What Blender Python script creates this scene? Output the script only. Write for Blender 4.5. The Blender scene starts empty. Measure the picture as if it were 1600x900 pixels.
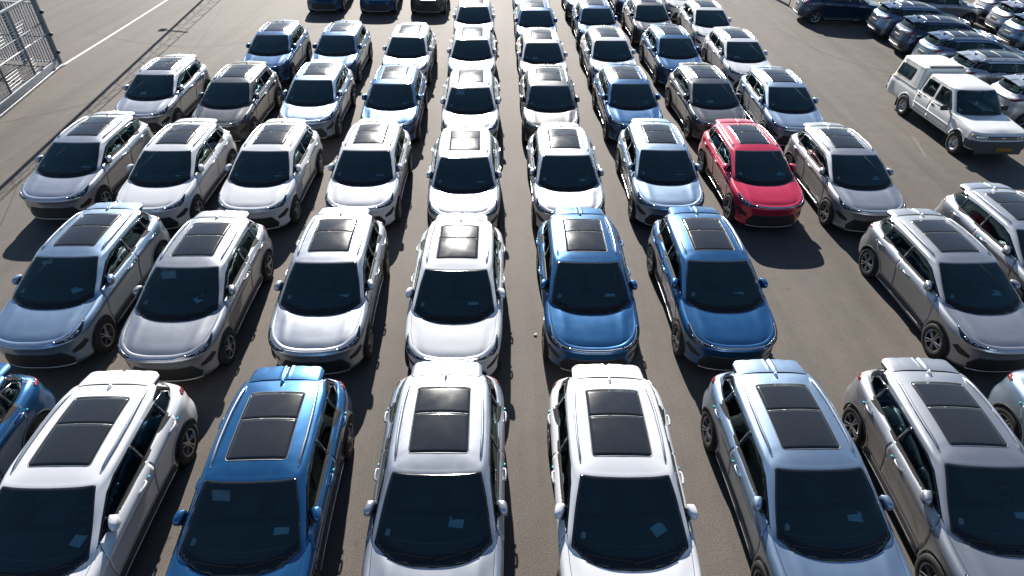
import bpy, bmesh, math, random
import numpy as np
from mathutils import Vector, Matrix
from mathutils.bvhtree import BVHTree
from mathutils.geometry import delaunay_2d_cdt

random.seed(7)
SC = bpy.context.scene
COL = SC.collection

# ------------------------------------------------------------------ camera, sky, sun, exposure
CAM_H, CAM_PITCH, CAM_ROLL, CAM_F = 8.7956, 0.6536684, 0.016995, 983.2776
cd = bpy.data.cameras.new("camera")
cd.sensor_width = 36.0
cd.lens = CAM_F / 1600 * 36.0
cd.clip_start, cd.clip_end = 0.1, 3000.0
cam = bpy.data.objects.new("camera", cd)
COL.objects.link(cam)
cam.matrix_world = (Matrix.Translation((0, 0, CAM_H)) @ Matrix.Rotation(math.pi / 2 - CAM_PITCH, 4, 'X')
                    @ Matrix.Rotation(CAM_ROLL, 4, 'Z'))
SC.camera = cam

SUN_EL, SUN_AZ = math.radians(29.0), math.radians(6.4)      # azimuth from +Y towards -X
sdir = Vector((-math.sin(SUN_AZ) * math.cos(SUN_EL), math.cos(SUN_AZ) * math.cos(SUN_EL), math.sin(SUN_EL)))
world = bpy.data.worlds.new("World")
SC.world = world
world.use_nodes = True
wn = world.node_tree
bg = wn.nodes["Background"]
sky = wn.nodes.new("ShaderNodeTexSky")
sky.sky_type = 'NISHITA'
sky.sun_disc = False
sky.sun_elevation = SUN_EL
sky.sun_rotation = -SUN_AZ
sky.altitude = 10
sky.air_density = 1.0
sky.dust_density = 0.35
sky.ozone_density = 3.0
wn.links.new(sky.outputs[0], bg.inputs[0])
bg.inputs[1].default_value = 0.055
sl = bpy.data.lights.new("sun", 'SUN')
sl.energy = 5.0
sl.angle = math.radians(0.53)
sl.color = (1.0, 0.94, 0.86)
sun = bpy.data.objects.new("sun", sl)
COL.objects.link(sun)
sun.rotation_euler = sdir.to_track_quat('Z', 'Y').to_euler()
sun.location = sdir * 200
vs = SC.view_settings
vs.view_transform = 'Standard'
vs.look = 'None'
vs.gamma = 1.0
vs.exposure = 1.0
SC.cycles.max_bounces = 8
SC.cycles.transparent_max_bounces = 12
SC.cycles.caustics_reflective = False
SC.cycles.caustics_refractive = False
SC.cycles.sample_clamp_indirect = 6.0


# ------------------------------------------------------------------ materials
def new_mat(name):
    m = bpy.data.materials.new(name)
    m.use_nodes = True
    return m, m.node_tree, m.node_tree.nodes["Principled BSDF"]


def P(name, col, rough=.5, metal=0., coat=0., spec=.5, coat_rough=.03, noise=0., nscale=30., emit=None):
    m, nt, b = new_mat(name)
    b.inputs['Base Color'].default_value = (*col, 1)
    b.inputs['Roughness'].default_value = rough
    b.inputs['Metallic'].default_value = metal
    b.inputs['Coat Weight'].default_value = coat
    b.inputs['Coat Roughness'].default_value = coat_rough
    b.inputs['Specular IOR Level'].default_value = spec
    if noise:
        tc = nt.nodes.new("ShaderNodeTexCoord")
        n = nt.nodes.new("ShaderNodeTexNoise")
        n.inputs['Scale'].default_value = nscale
        n.inputs['Detail'].default_value = 6
        nt.links.new(tc.outputs['Object'], n.inputs['Vector'])
        mx = nt.nodes.new("ShaderNodeMix")
        mx.data_type = 'RGBA'
        mx.inputs['A'].default_value = (*[c * (1 - noise) for c in col], 1)
        mx.inputs['B'].default_value = (*[min(1, c * (1 + noise)) for c in col], 1)
        nt.links.new(n.outputs['Fac'], mx.inputs['Factor'])
        nt.links.new(mx.outputs['Result'], b.inputs['Base Color'])
        mr = nt.nodes.new("ShaderNodeMapRange")
        mr.inputs['To Min'].default_value = max(0.02, rough - .08)
        mr.inputs['To Max'].default_value = min(1, rough + .08)
        nt.links.new(n.outputs['Fac'], mr.inputs['Value'])
        nt.links.new(mr.outputs['Result'], b.inputs['Roughness'])
    return m


def paint(name, col, metal, rough):
    """Car paint: pigment with fine flake sparkle and a film of dust under a clear coat."""
    m, nt, b = new_mat(name)
    b.inputs['Metallic'].default_value = metal
    b.inputs['Coat Weight'].default_value = 1.0
    b.inputs['Coat Roughness'].default_value = 0.035
    tc = nt.nodes.new("ShaderNodeTexCoord")
    n = nt.nodes.new("ShaderNodeTexNoise")
    n.inputs['Scale'].default_value = 5.0
    n.inputs['Detail'].default_value = 7
    nt.links.new(tc.outputs['Object'], n.inputs['Vector'])
    mx = nt.nodes.new("ShaderNodeMix")
    mx.data_type = 'RGBA'
    d = (.34, .31, .28)
    mx.inputs['A'].default_value = (*col, 1)
    mx.inputs['B'].default_value = (*[c * .92 + e * .08 for c, e in zip(col, d)], 1)
    nt.links.new(n.outputs['Fac'], mx.inputs['Factor'])
    nt.links.new(mx.outputs['Result'], b.inputs['Base Color'])
    mr = nt.nodes.new("ShaderNodeMapRange")
    mr.inputs['To Min'].default_value = rough - .05
    mr.inputs['To Max'].default_value = rough + .07
    nt.links.new(n.outputs['Fac'], mr.inputs['Value'])
    nt.links.new(mr.outputs['Result'], b.inputs['Roughness'])
    return m


PAINT = {
    'white': paint("white_paint", (.74, .75, .77), 0.0, .32),
    'silver': paint("silver_paint", (.47, .50, .545), .82, .40),
    'grey': paint("grey_silver_paint", (.38, .40, .435), .82, .44),
    'steel': paint("steel_blue_paint", (.15, .22, .32), .85, .34),
    'dark': paint("dark_grey_paint", (.085, .09, .10), .70, .36),
    'ice': paint("ice_blue_paint", (.27, .38, .52), .82, .42),
    'blue': paint("azure_blue_paint", (.0006, .100, .27), .6, .32),
    'navy': paint("navy_blue_paint", (.003, .028, .085), .55, .32),
    'red': paint("red_paint", (.62, .003, .055), .25, .30),
}


def glass_mat(name, tint, spec_ior=1.5, rough=.02):
    m = bpy.data.materials.new(name)
    m.use_nodes = True
    nt = m.node_tree
    nt.nodes.clear()
    out = nt.nodes.new("ShaderNodeOutputMaterial")
    tr = nt.nodes.new("ShaderNodeBsdfTransparent")
    tr.inputs[0].default_value = (*tint, 1)
    gl = nt.nodes.new("ShaderNodeBsdfGlossy")
    gl.inputs['Roughness'].default_value = rough
    gl.inputs['Color'].default_value = (.72, 1.0, .96, 1)
    fr = nt.nodes.new("ShaderNodeFresnel")
    fr.inputs['IOR'].default_value = spec_ior
    mix = nt.nodes.new("ShaderNodeMixShader")
    nt.links.new(fr.outputs[0], mix.inputs[0])
    nt.links.new(tr.outputs[0], mix.inputs[1])
    nt.links.new(gl.outputs[0], mix.inputs[2])
    nt.links.new(mix.outputs[0], out.inputs['Surface'])
    return m


M = {
    'glass': glass_mat("windshield_glass", (.84, 1.0, 1.0), 1.8),
    'privacy': glass_mat("tinted_glass", (.42, .56, .57), 1.5),
    'frit': P("black_glass_border", (.006, .008, .01), .08, spec=.5),
    'roofglass': P("sunroof_glass", (.022, .025, .03), .16, spec=.6, noise=.06, nscale=3),
    'roofrim': P("sunroof_rim", (.20, .205, .21), .4, metal=.5),
    'black': P("black_plastic", (.018, .018, .019), .5),
    'wiper': P("wiper_rubber", (.010, .010, .011), .9, spec=.05),
    'trim': P("dark_trim", (.03, .031, .033), .55, noise=.2),
    'gap': P("shut_line", (.004, .004, .004), .8),
    'chrome': P("satin_chrome", (.62, .64, .66), .22, metal=1.),
    'rail': P("roof_rail_silver", (.55, .57, .60), .30, metal=1.),
    'bright': P("silver_plastic", (.62, .62, .62), .4, metal=.3),
    'lampglass': P("lamp_glass", (.015, .02, .028), .06, spec=.6),
    'led': P("lamp_reflector", (.55, .6, .66), .25, metal=.6),
    'red': P("tail_lamp_red", (.15, .003, .005), .15, coat=1.),
    'tyre': P("tyre_rubber", (.018, .018, .018), .8, noise=.3, nscale=12),
    'rim': P("alloy_rim", (.32, .33, .35), .35, metal=.9),
    'rimdark': P("dark_rim", (.03, .03, .033), .4, metal=.6),
    'cabin': P("cabin_trim", (.032, .048, .050), .75, noise=.2),
    'cabin_black': P("black_housing", (.008, .008, .009), .7),
    'seat': P("seat_fabric", (.075, .090, .095), .7, noise=.2),
    'dash_reflection': P("painted_dash_reflection", (.22, .24, .24), .7),
    'slip': P("pale_blue_paper", (.52, .90, .97), .7),
    'sheet': P("white_paper", (.86, .88, .88), .7),
    'sunlit_and_litter_white': P("sunlit_patch_and_litter_white", (.8, .82, .82), .5),  # stands for the sunlit pillar base; also colours the crumpled paper
    'tab': P("cyan_film", (.02, .50, .62), .35),
    'mirror': P("mirror_glass", (.6, .65, .7), .02, metal=1.),
}


# ------------------------------------------------------------------ mesh helpers
def mesh_from(name, verts, faces, mats, mi=None, smooth=True):
    me = bpy.data.meshes.new(name)
    me.from_pydata([tuple(v) for v in verts], [], [tuple(f) for f in faces])
    for m in mats:
        me.materials.append(m)
    if mi is not None:
        me.polygons.foreach_set('material_index', list(mi))
    me.polygons.foreach_set('use_smooth', [smooth] * len(me.polygons))
    me.update()
    return me


class MB:
    """Collects vertices and faces (with a material index) for one mesh."""
    def __init__(s):
        s.v, s.f, s.m = [], [], []

    def add(s, v, f, m=0):
        o = len(s.v)
        s.v += [tuple(p) for p in v]
        s.f += [tuple(i + o for i in q) for q in f]
        s.m += [m] * len(f) if isinstance(m, int) else list(m)

    def box(s, c, d, m=0, bev=0., rot=None, taper=None):
        bm = bmesh.new()
        bmesh.ops.create_cube(bm, size=1)
        for v in bm.verts:
            k = 1.0
            if taper and v.co.z > 0:
                v.co.x *= taper[0]
                v.co.y *= taper[1]
            v.co = Vector((v.co.x * d[0], v.co.y * d[1], v.co.z * d[2]))
        if bev:
            bmesh.ops.bevel(bm, geom=bm.edges[:], offset=bev, segments=2, profile=.5, affect='EDGES')
        R = rot.to_3x3() if rot is not None else Matrix.Identity(3)
        bm.verts.index_update()
        s.add([R @ v.co + Vector(c) for v in bm.verts], [[v.index for v in f.verts] for f in bm.faces], m)
        bm.free()

    def tube(s, pts, r, n=8, m=0, cap=True, flat=1.0):
        pts = [Vector(p) for p in pts]
        rr = r if isinstance(r, (list, tuple)) else [r] * len(pts)
        o = len(s.v)
        up = Vector((0, 0, 1))
        for i, p in enumerate(pts):
            d = (pts[min(i + 1, len(pts) - 1)] - pts[max(i - 1, 0)]).normalized()
            u = up if abs(d.z) < .95 else Vector((1, 0, 0))
            a = d.cross(u).normalized()
            b = a.cross(d).normalized()
            for k in range(n):
                t = 2 * math.pi * k / n
                s.v.append(tuple(p + a * math.cos(t) * rr[i] + b * math.sin(t) * rr[i] * flat))
        for i in range(len(pts) - 1):
            for k in range(n):
                s.f.append((o + i * n + k, o + i * n + (k + 1) % n, o + (i + 1) * n + (k + 1) % n, o + (i + 1) * n + k))
                s.m.append(m)
        if cap:
            s.f.append(tuple(o + k for k in range(n))[::-1])
            s.f.append(tuple(o + (len(pts) - 1) * n + k for k in range(n)))
            s.m += [m, m]

    def lathe(s, prof, n=28, m=0, axis='x'):
        """profile (axis offset, radius) spun round the x axis"""
        o = len(s.v)
        for a, r in prof:
            for k in range(n):
                t = 2 * math.pi * k / n
                s.v.append((a, r * math.cos(t), r * math.sin(t)))
        for i in range(len(prof) - 1):
            for k in range(n):
                s.f.append((o + i * n + k, o + i * n + (k + 1) % n, o + (i + 1) * n + (k + 1) % n, o + (i + 1) * n + k))
                s.m.append(m)

    def mesh(s, name, mats, smooth=True, angle=None):
        me = mesh_from(name, s.v, s.f, mats, s.m, smooth)
        bm = bmesh.new()
        bm.from_mesh(me)
        bmesh.ops.recalc_face_normals(bm, faces=bm.faces[:])
        if angle is not None:
            for e in bm.edges:
                if len(e.link_faces) == 2 and e.calc_face_angle(0) > angle:
                    e.smooth = False
        bm.to_mesh(me)
        bm.free()
        return me


def mirror_mesh(me, name=None):
    n = me.copy()
    for v in n.vertices:
        v.co.x = -v.co.x
    n.flip_normals()
    if name:
        n.name = name
    return n


def obj(name, me, parent=None, loc=(0, 0, 0), rot=None):
    o = bpy.data.objects.new(name, me)
    COL.objects.link(o)
    o.location = loc
    if rot is not None:
        o.rotation_euler = rot
    if parent is not None:
        o.parent = parent
    return o


def tag(o, label, cat, group=None):
    o['label'] = label
    o['category'] = cat
    if group:
        o['group'] = group
    return o


def empty(name, loc, rz=0.):
    o = bpy.data.objects.new(name, None)
    o.empty_display_size = .3
    COL.objects.link(o)
    o.location = loc
    o.rotation_euler = (0, 0, rz)
    return o


def copy_tree(o, parent=None, skip=()):
    c = o.copy()
    COL.objects.link(c)
    c.parent = parent
    for ch in KIDS.get(o.name, []):
        if ch.name.split('.')[0] not in skip:
            copy_tree(ch, c, skip)
    return c


# ------------------------------------------------------------------ lofted surfaces
def crom(Pn, knots, t):
    """Catmull-Rom (non-uniform) through rows of Pn at parameters t."""
    Pn = np.asarray(Pn, float)
    n = len(Pn)
    k = np.asarray(knots, float)
    h = np.diff(k)
    sl = np.diff(Pn, axis=0) / h[:, None]
    T = np.empty_like(Pn)
    T[0], T[-1] = sl[0], sl[-1]
    for i in range(1, n - 1):
        T[i] = (sl[i - 1] * h[i] + sl[i] * h[i - 1]) / (h[i - 1] + h[i])
    i = np.clip(np.searchsorted(k, t, side='right') - 1, 0, n - 2)
    u = ((t - k[i]) / h[i])[:, None]
    hh = h[i][:, None]
    return ((2 * u ** 3 - 3 * u ** 2 + 1) * Pn[i] + (u ** 3 - 2 * u ** 2 + u) * hh * T[i]
            + (-2 * u ** 3 + 3 * u ** 2) * Pn[i + 1] + (u ** 3 - u ** 2) * hh * T[i + 1])


def curve(pts, n):
    pts = np.asarray(pts, float)
    k = np.concatenate([[0], np.cumsum(np.linalg.norm(np.diff(pts, axis=0), axis=1))])
    return crom(pts, k, np.linspace(0, k[-1], n))


class Net:
    """Rings (rows) of half-plan columns, mirrored to closed loops and interpolated to a fine grid."""
    def __init__(s, rows, sub_c=12, sub_r=12):
        rows = np.asarray(rows, float)                       # R x C x 3 (x >= 0)
        s.C, s.R = rows.shape[1], rows.shape[0]
        mir = rows[:, -2:0:-1, :].copy()
        mir[..., 0] *= -1
        full = np.concatenate([rows, mir], 1)
        N = full.shape[1]
        ext = np.concatenate([full[:, -3:], full, full[:, :4]], 1)
        seg = np.linalg.norm(np.diff(ext, axis=1), axis=2).mean(0) + 1e-4
        k = np.concatenate([[0], np.cumsum(seg)])
        s.N, s.sc, s.sr = N, sub_c, sub_r
        tt = []
        for i in range(N):
            a, b = k[3 + i], k[4 + i]
            tt += [a + (b - a) * j / sub_c for j in range(sub_c)]
        tt = np.array(tt)
        A = np.stack([crom(ext[r], k, tt) for r in range(s.R)])        # R x Nc x 3
        segr = np.linalg.norm(np.diff(A, axis=0), axis=2).mean(1) + 1e-4
        kr = np.concatenate([[0], np.cumsum(segr)])
        rr = []
        for i in range(s.R - 1):
            rr += [kr[i] + (kr[i + 1] - kr[i]) * j / sub_r for j in range(sub_r)]
        rr.append(kr[-1])
        rr = np.array(rr)
        B = crom(A.reshape(s.R, -1), kr, rr).reshape(len(rr), A.shape[1], 3)
        s.G = B
        du = np.roll(B, -1, 1) - np.roll(B, 1, 1)
        dv = np.gradient(B, axis=0)
        nn = np.cross(du, dv)
        nn /= np.linalg.norm(nn, axis=2, keepdims=True) + 1e-12
        s.Nrm = nn

    def at(s, t, r):
        """position and outward normal at column t (periodic) and row r"""
        a, b = (t % s.N) * s.sc, min(max(r, 0), s.R - 1) * s.sr
        i, j = int(math.floor(a)), min(int(math.floor(b)), s.G.shape[0] - 2)
        u, v = a - i, b - j
        n = s.G.shape[1]
        i0, i1 = i % n, (i + 1) % n
        def L(X):
            return ((1 - u) * (1 - v) * X[j, i0] + u * (1 - v) * X[j, i1] + (1 - u) * v * X[j + 1, i0] + u * v * X[j + 1, i1])
        return Vector(L(s.G)), Vector(L(s.Nrm)).normalized()

    def grid(s, step_c=1, step_r=1, r0=0, r1=None):
        G = s.G[r0:r1:step_r, ::step_c]
        R, C = G.shape[:2]
        v = G.reshape(-1, 3)
        f = [(i * C + j, i * C + (j + 1) % C, (i + 1) * C + (j + 1) % C, (i + 1) * C + j) for i in range(R - 1) for j in range(C)]
        return v, f


def in_poly(p, poly):
    x, y = p
    c = False
    n = len(poly)
    j = n - 1
    for i in range(n):
        xi, yi = poly[i]
        xj, yj = poly[j]
        if (yi > y) != (yj > y) and x < (xj - xi) * (y - yi) / (yj - yi) + xi:
            c = not c
        j = i
    return c


def area2(poly):
    return sum(poly[i - 1][0] * poly[i][1] - poly[i][0] * poly[i - 1][1] for i in range(len(poly)))


def inset(poly, d):
    n = len(poly)
    sgn = 1 if area2(poly) > 0 else -1
    out = []
    for i in range(n):
        p0, p1, p2 = Vector(poly[i - 1]), Vector(poly[i]), Vector(poly[(i + 1) % n])
        a, b = (p1 - p0).normalized(), (p2 - p1).normalized()
        na, nb = Vector((-a.y, a.x)) * sgn, Vector((-b.y, b.x)) * sgn
        m = (na + nb).normalized()
        out.append(tuple(p1 + m * d / max(.35, m.dot(na))))
    return out


def roundp(poly, r=.03, n=3):
    """round the corners of a polygon"""
    out = []
    N = len(poly)
    for i in range(N):
        p0, p1, p2 = Vector(poly[i - 1]), Vector(poly[i]), Vector(poly[(i + 1) % N])
        a, b = p0 - p1, p2 - p1
        ra, rb = min(r, a.length * .45), min(r, b.length * .45)
        A, B = p1 + a.normalized() * ra, p1 + b.normalized() * rb
        for k in range(n + 1):
            t = k / n
            out.append(tuple(A * (1 - t) ** 2 + p1 * 2 * t * (1 - t) + B * t * t))
    return out


def densify(poly, res):
    out = []
    for i in range(len(poly)):
        a, b = Vector(poly[i]), Vector(poly[(i + 1) % len(poly)])
        k = max(1, int(math.ceil((b - a).length / res)))
        out += [tuple(a + (b - a) * j / k) for j in range(k)]
    return out


def patch(f, poly, off=.004, res=.05, skirt=.012, inner=None, hole=None, scale=(1, 1)):
    """A panel lying OFF above a surface. f(p) -> (pos, normal). INNER: inset polygon whose faces get material 0, the
    ring round it material 1. HOLE: left empty. Returns verts, faces, material indices."""
    poly = densify(poly, res)
    pts = list(poly)
    edges = [(i, (i + 1) % len(poly)) for i in range(len(poly))]
    for q in (inner, hole):
        if q:
            q = densify(q, res)
            o = len(pts)
            pts += q
            edges += [(o + i, o + (i + 1) % len(q)) for i in range(len(q))]
    xs = [p[0] for p in poly]
    ys = [p[1] for p in poly]
    small = inset(poly, res * .45)
    nx, ny = int((max(xs) - min(xs)) / res) + 1, int((max(ys) - min(ys)) / res) + 1
    if nx * ny < 6000:
        for i in range(nx + 1):
            for j in range(ny + 1):
                p = (min(xs) + i * res, min(ys) + j * res)
                if in_poly(p, small):
                    pts.append(p)
    r = delaunay_2d_cdt([Vector(p) for p in pts], edges, [], 0, 1e-5)
    V2, F = r[0], r[2]
    pos, nor = [], []
    for p in V2:
        a, n = f((p.x, p.y))
        pos.append(a + n * off)
        nor.append(n)
    keep, mi = [], []
    for q in F:
        c = (sum(V2[i].x for i in q) / len(q), sum(V2[i].y for i in q) / len(q))
        if not in_poly(c, poly) or (hole and in_poly(c, hole)):
            continue
        n = (pos[q[1]] - pos[q[0]]).cross(pos[q[2]] - pos[q[0]])
        keep.append(tuple(q) if n.dot(nor[q[0]]) > 0 else tuple(q)[::-1])
        mi.append(1 if inner and not in_poly(c, inner) else 0)
    if skirt:
        cnt = {}
        for fi, q in enumerate(keep):
            for i in range(len(q)):
                e = (q[i], q[(i + 1) % len(q)])
                cnt.setdefault(tuple(sorted(e)), []).append((e, fi))
        low = {}
        for k, l in cnt.items():
            if len(l) == 1:
                (a, b), fi = l[0]
                for x in (a, b):
                    if x not in low:
                        low[x] = len(pos)
                        pos.append(pos[x] - nor[x] * skirt)
                keep.append((b, a, low[a], low[b]))
                mi.append(2 if inner else mi[fi])
    return pos, keep, mi


def patch_mesh(name, mats, *a, **k):
    v, f, m = patch(*a, **k)
    return mesh_from(name, v, f, list(mats) + ([M['gap']] if len(mats) == 2 else []), m)


# ------------------------------------------------------------------ THE CROSSOVER
CW = [(0, -2.235), (.32, -2.215), (.60, -2.125), (.80, -1.94), (.885, -1.70), (.917, -1.37), (.927, -.95), (.932, -.4), (.934, .3),
      (.936, .95), (.936, 1.37), (.918, 1.72), (.835, 1.99), (.60, 2.14), (.32, 2.20), (0, 2.215)]
#        front                         fender              side                              rear
Z = [   [.20, .20, .20, .20, .20,     .19, .19, .19, .19, .19, .20,                .23, .25, .26, .26, .26],
        [.26, .26, .26, .27, .27,     .27, .27, .27, .27, .27, .28,                .31, .34, .35, .35, .35],
        [.38, .38, .39, .40, .40,     .41, .41, .41, .41, .41, .42,                .44, .47, .48, .48, .48],
        [.54, .54, .55, .56, .58,     .58, .58, .58, .58, .58, .60,                .62, .64, .65, .65, .65],
        [.69, .69, .695, .71, .74,     .77, .78, .79, .79, .80, .81,                .82, .82, .82, .82, .82],
        [.785, .787, .795, .82, .865,  .90, .925, .945, .955, .975, .99,            1.0, .98, .96, .955, .955],
        [.828, .832, .846, .885, .93,  .965, .995, 1.02, 1.03, 1.06, 1.085,         1.09, 1.06, 1.03, 1.025, 1.025]]
IN = [  [.13, .12, .11, .10, .09,     .09, .10, .11, .11, .11, .10,                .09, .10, .12, .12, .12],
        [.06, .06, .06, .05, .035,     .04, .07, .085, .085, .07, .04,           .03, .03, .04, .04, .04],
        [.055, .055, .055, .045, .025,    .03, .07, .09, .09, .07, .03,             .01, .0, .0, .0, .0],
        [.055, .055, .05, .04, .015,          .018, .055, .075, .075, .055, .018,              .0, -.01, -.01, -.01, -.01],
        [.032, .032, .03, .02, .005,          .006, .026, .038, .038, .028, .006,              .01, .03, .04, .04, .04],
        [.002, .002, .004, .006, .006,   .004, .002, .0, .0, .0, .0,                  .02, .05, .07, .07, .07],
        [.035, .035, .04, .045, .045,    .04, .03, .025, .022, .02, .02,              .05, .075, .09, .09, .09]]
EDGE = [(0, -2.115, .848), (.29, -2.10, .852), (.535, -2.02, .870), (.70, -1.85, .918), (.77, -1.62, .953), (.795, -1.37, .985),
        (.815, -1.03, 1.035), (.835, -.4, 1.085), (.84, .3, 1.095), (.835, .95, 1.125), (.815, 1.37, 1.155), (.77, 1.66, 1.165),
        (.68, 1.88, 1.14), (.50, 1.99, 1.115), (.26, 2.03, 1.105), (0, 2.04, 1.105)]


def plan_normals(cw):
    n = []
    L = len(cw)
    for i in range(L):
        a = cw[i - 1] if i else (-cw[1][0], cw[1][1])
        b = cw[i + 1] if i < L - 1 else (-cw[L - 2][0], cw[L - 2][1])
        d = Vector((b[0] - a[0], b[1] - a[1])).normalized()
        n.append(Vector((d.y, -d.x)))
    return n


def lower_rows():
    nn = plan_normals(CW)
    rows = []
    for zr, ir in zip(Z, IN):
        rows.append([(max(0, c[0] - n.x * i) if c[0] else 0., c[1] - n.y * i, z) for c, n, z, i in zip(CW, nn, zr, ir)])
    rows.append(EDGE)
    rows.append([(x * .93, y * .975, z - .03) for x, y, z in EDGE])
    return rows


GH = [
    [(0, -1.42, .93), (.30, -1.40, .93), (.57, -1.31, .95), (.815, -1.11, 1.0), (.865, -.93, 1.02), (.865, -.3, 1.03), (.865, .4, 1.04),
     (.855, 1.1, 1.07), (.82, 1.63, 1.11), (.725, 1.885, 1.12), (.49, 2.02, 1.10), (.255, 2.06, 1.09), (0, 2.075, 1.09)],
    [(0, -1.35, .985), (.30, -1.325, .99), (.56, -1.235, 1.01), (.79, -1.045, 1.065), (.835, -.88, 1.085), (.838, -.3, 1.09), (.838, .4, 1.10),
     (.828, 1.1, 1.13), (.79, 1.6, 1.17), (.70, 1.84, 1.18), (.48, 1.97, 1.16), (.25, 2.02, 1.15), (0, 2.035, 1.15)],
    [(0, -1.02, 1.165), (.29, -1.0, 1.168), (.53, -.925, 1.183), (.725, -.755, 1.22), (.775, -.60, 1.238), (.787, -.2, 1.247), (.787, .4, 1.252),
     (.777, 1.1, 1.262), (.737, 1.56, 1.277), (.655, 1.77, 1.285), (.45, 1.885, 1.278), (.24, 1.925, 1.272), (0, 1.935, 1.272)],
    [(0, -.575, 1.37), (.28, -.56, 1.372), (.495, -.51, 1.38), (.655, -.395, 1.402), (.703, -.25, 1.408), (.722, -.02, 1.418), (.726, .45, 1.424),
     (.716, 1.05, 1.424), (.682, 1.48, 1.41), (.62, 1.67, 1.40), (.42, 1.76, 1.395), (.22, 1.80, 1.393), (0, 1.81, 1.393)],
    [(0, -.27, 1.487), (.27, -.262, 1.487), (.47, -.245, 1.484), (.615, -.19, 1.478), (.652, -.08, 1.482), (.672, .06, 1.49), (.676, .5, 1.498),
     (.668, 1.05, 1.494), (.642, 1.42, 1.476), (.59, 1.59, 1.468), (.42, 1.66, 1.472), (.2, 1.68, 1.476), (0, 1.685, 1.478)],
]
ZC_Y = [-.3, -.1, .036, .3, .6, .9, 1.2, 1.5, 1.7]
ZC_Z = [1.478, 1.524, 1.547, 1.572, 1.584, 1.581, 1.566, 1.537, 1.508]


def zcl(y):
    return float(crom(np.array(ZC_Z)[:, None], ZC_Y, np.array([min(max(y, ZC_Y[0]), ZC_Y[-1])]))[0, 0])


def roof_rows():
    rows = []
    for s in (.10, .25, .45, .7, .999):
        row = []
        for x, y, z in GH[-1]:
            ys = .72 + (y - .72) * .50
            px, py = x * (1 - s), y + (ys - y) * s
            zz = zcl(py) + (z - zcl(y)) * (1 - s) ** 2.3
            row.append((px, py, zz))
        rows.append(row)
    return rows


NETL = Net(lower_rows(), 14, 10)
NETG = Net(GH + roof_rows(), 16, 10)


def hood_grid(n, m):
    E = NETL.G[7 * NETL.sr]
    sc = NETL.sc
    F = curve(E[0:3 * sc + 1], n)
    Rr = curve(E[3 * sc:6 * sc + 1], m)
    B = curve([(0, -1.362, .990), (.30, -1.338, .995), (.56, -1.25, 1.012), (.815, -1.03, 1.035)], n)
    L = curve([(0, -2.115, .848), (0, -2.05, .878), (0, -1.85, .925), (0, -1.6, .968), (0, -1.362, .990)], m)
    G = np.zeros((m, n, 3))
    for j in range(m):
        v = j / (m - 1)
        for i in range(n):
            u = i / (n - 1)
            p = (1 - v) * F[i] + v * B[i] + (1 - u) * L[j] + u * Rr[j] - ((1 - u) * (1 - v) * F[0] + u * (1 - v) * F[-1] + (1 - u) * v * B[0] + u * v * B[-1])
            w = 16 * u * (1 - u) * v * (1 - v)
            p[2] += .010 * w * (1 - v * .4) + .014 * math.exp(-((u - .66) / .09) ** 2) * (4 * v * (1 - v)) ** .7
            G[j, i] = p
    full = np.concatenate([G[:, :0:-1] * np.array([-1, 1, 1]), G], 1)
    R, C = full.shape[:2]
    f = [(i * C + j, i * C + j + 1, (i + 1) * C + j + 1, (i + 1) * C + j) for i in range(R - 1) for j in range(C - 1)]
    return full.reshape(-1, 3), f


bv, bf = [], []
for v, f in (NETL.grid(), NETG.grid(), hood_grid(30, 40)):
    o = len(bv)
    bv += [tuple(p) for p in v]
    bf += [tuple(i + o for i in q) for q in f]
BVH = BVHTree.FromPolygons(bv, bf)


def ray_side(bvh):
    def f(p):
        h = bvh.ray_cast(Vector((3, p[0], p[1])), Vector((-1, 0, 0)))
        if h[0] is None or h[0].x < 0:
            h = bvh.find_nearest(Vector((.9, p[0], p[1])))
        n = h[1] if h[1].x > 0 else -h[1]
        return h[0], n
    return f


def ray_top(bvh):
    def f(p):
        h = bvh.ray_cast(Vector((p[0], p[1], 6)), Vector((0, 0, -1)))
        if h[0] is None:
            h = bvh.find_nearest(Vector((p[0], p[1], 1)))
        return h[0], (h[1] if h[1].z > 0 else -h[1])
    return f


def ray_y(bvh, sgn):
    def f(p):
        h = bvh.ray_cast(Vector((p[0], sgn * 6, p[1])), Vector((0, -sgn, 0)))
        if h[0] is None:
            h = bvh.find_nearest(Vector((p[0], sgn * 2, p[1])))
        return h[0], (h[1] if h[1].y * sgn > 0 else -h[1])
    return f


_gv, _gf = NETG.grid()
BVH_G = BVHTree.FromPolygons([tuple(p) for p in _gv], _gf)
SIDE, TOP, REAR = ray_side(BVH), ray_top(BVH), ray_y(BVH, 1)
SCREEN = ray_top(BVH_G)


def ROOF(p):
    if abs(p[0]) < .07:
        a, b = SCREEN((-.07, p[1]))[0], SCREEN((.07, p[1]))[0]
        return Vector((p[0], p[1], (a.z + b.z) / 2 + .001 * (1 - (p[0] / .07) ** 2))), Vector((0, 0, 1))
    return SCREEN(p)[0], Vector((0, 0, 1))



def netl(p):
    return NETL.at(p[0], p[1])


def symm(half):
    """half-plan outline from centre line (x=0) out and back -> closed symmetric polygon"""
    return half + [(-x, y) for x, y in half[::-1] if x > 1e-6]


def screen_outline(drop):
    a = [tuple(p[:2]) for p in curve([(0, -1.335 + drop, 0), (.30, -1.312 + drop, 0), (.55, -1.228 + drop, 0), (.765, -1.055 + drop * .7, 0)], 14)]
    b = [tuple(p[:2]) for p in curve([(.775, -1.03 + drop * .6, 0), (.71, -.66, 0), (.617, -.235, 0)], 10)]
    c = [tuple(p[:2]) for p in curve([(.60, -.232, 0), (.45, -.262, 0), (.24, -.278, 0), (0, -.284, 0)], 10)]
    return symm(a + b + c)


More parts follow.
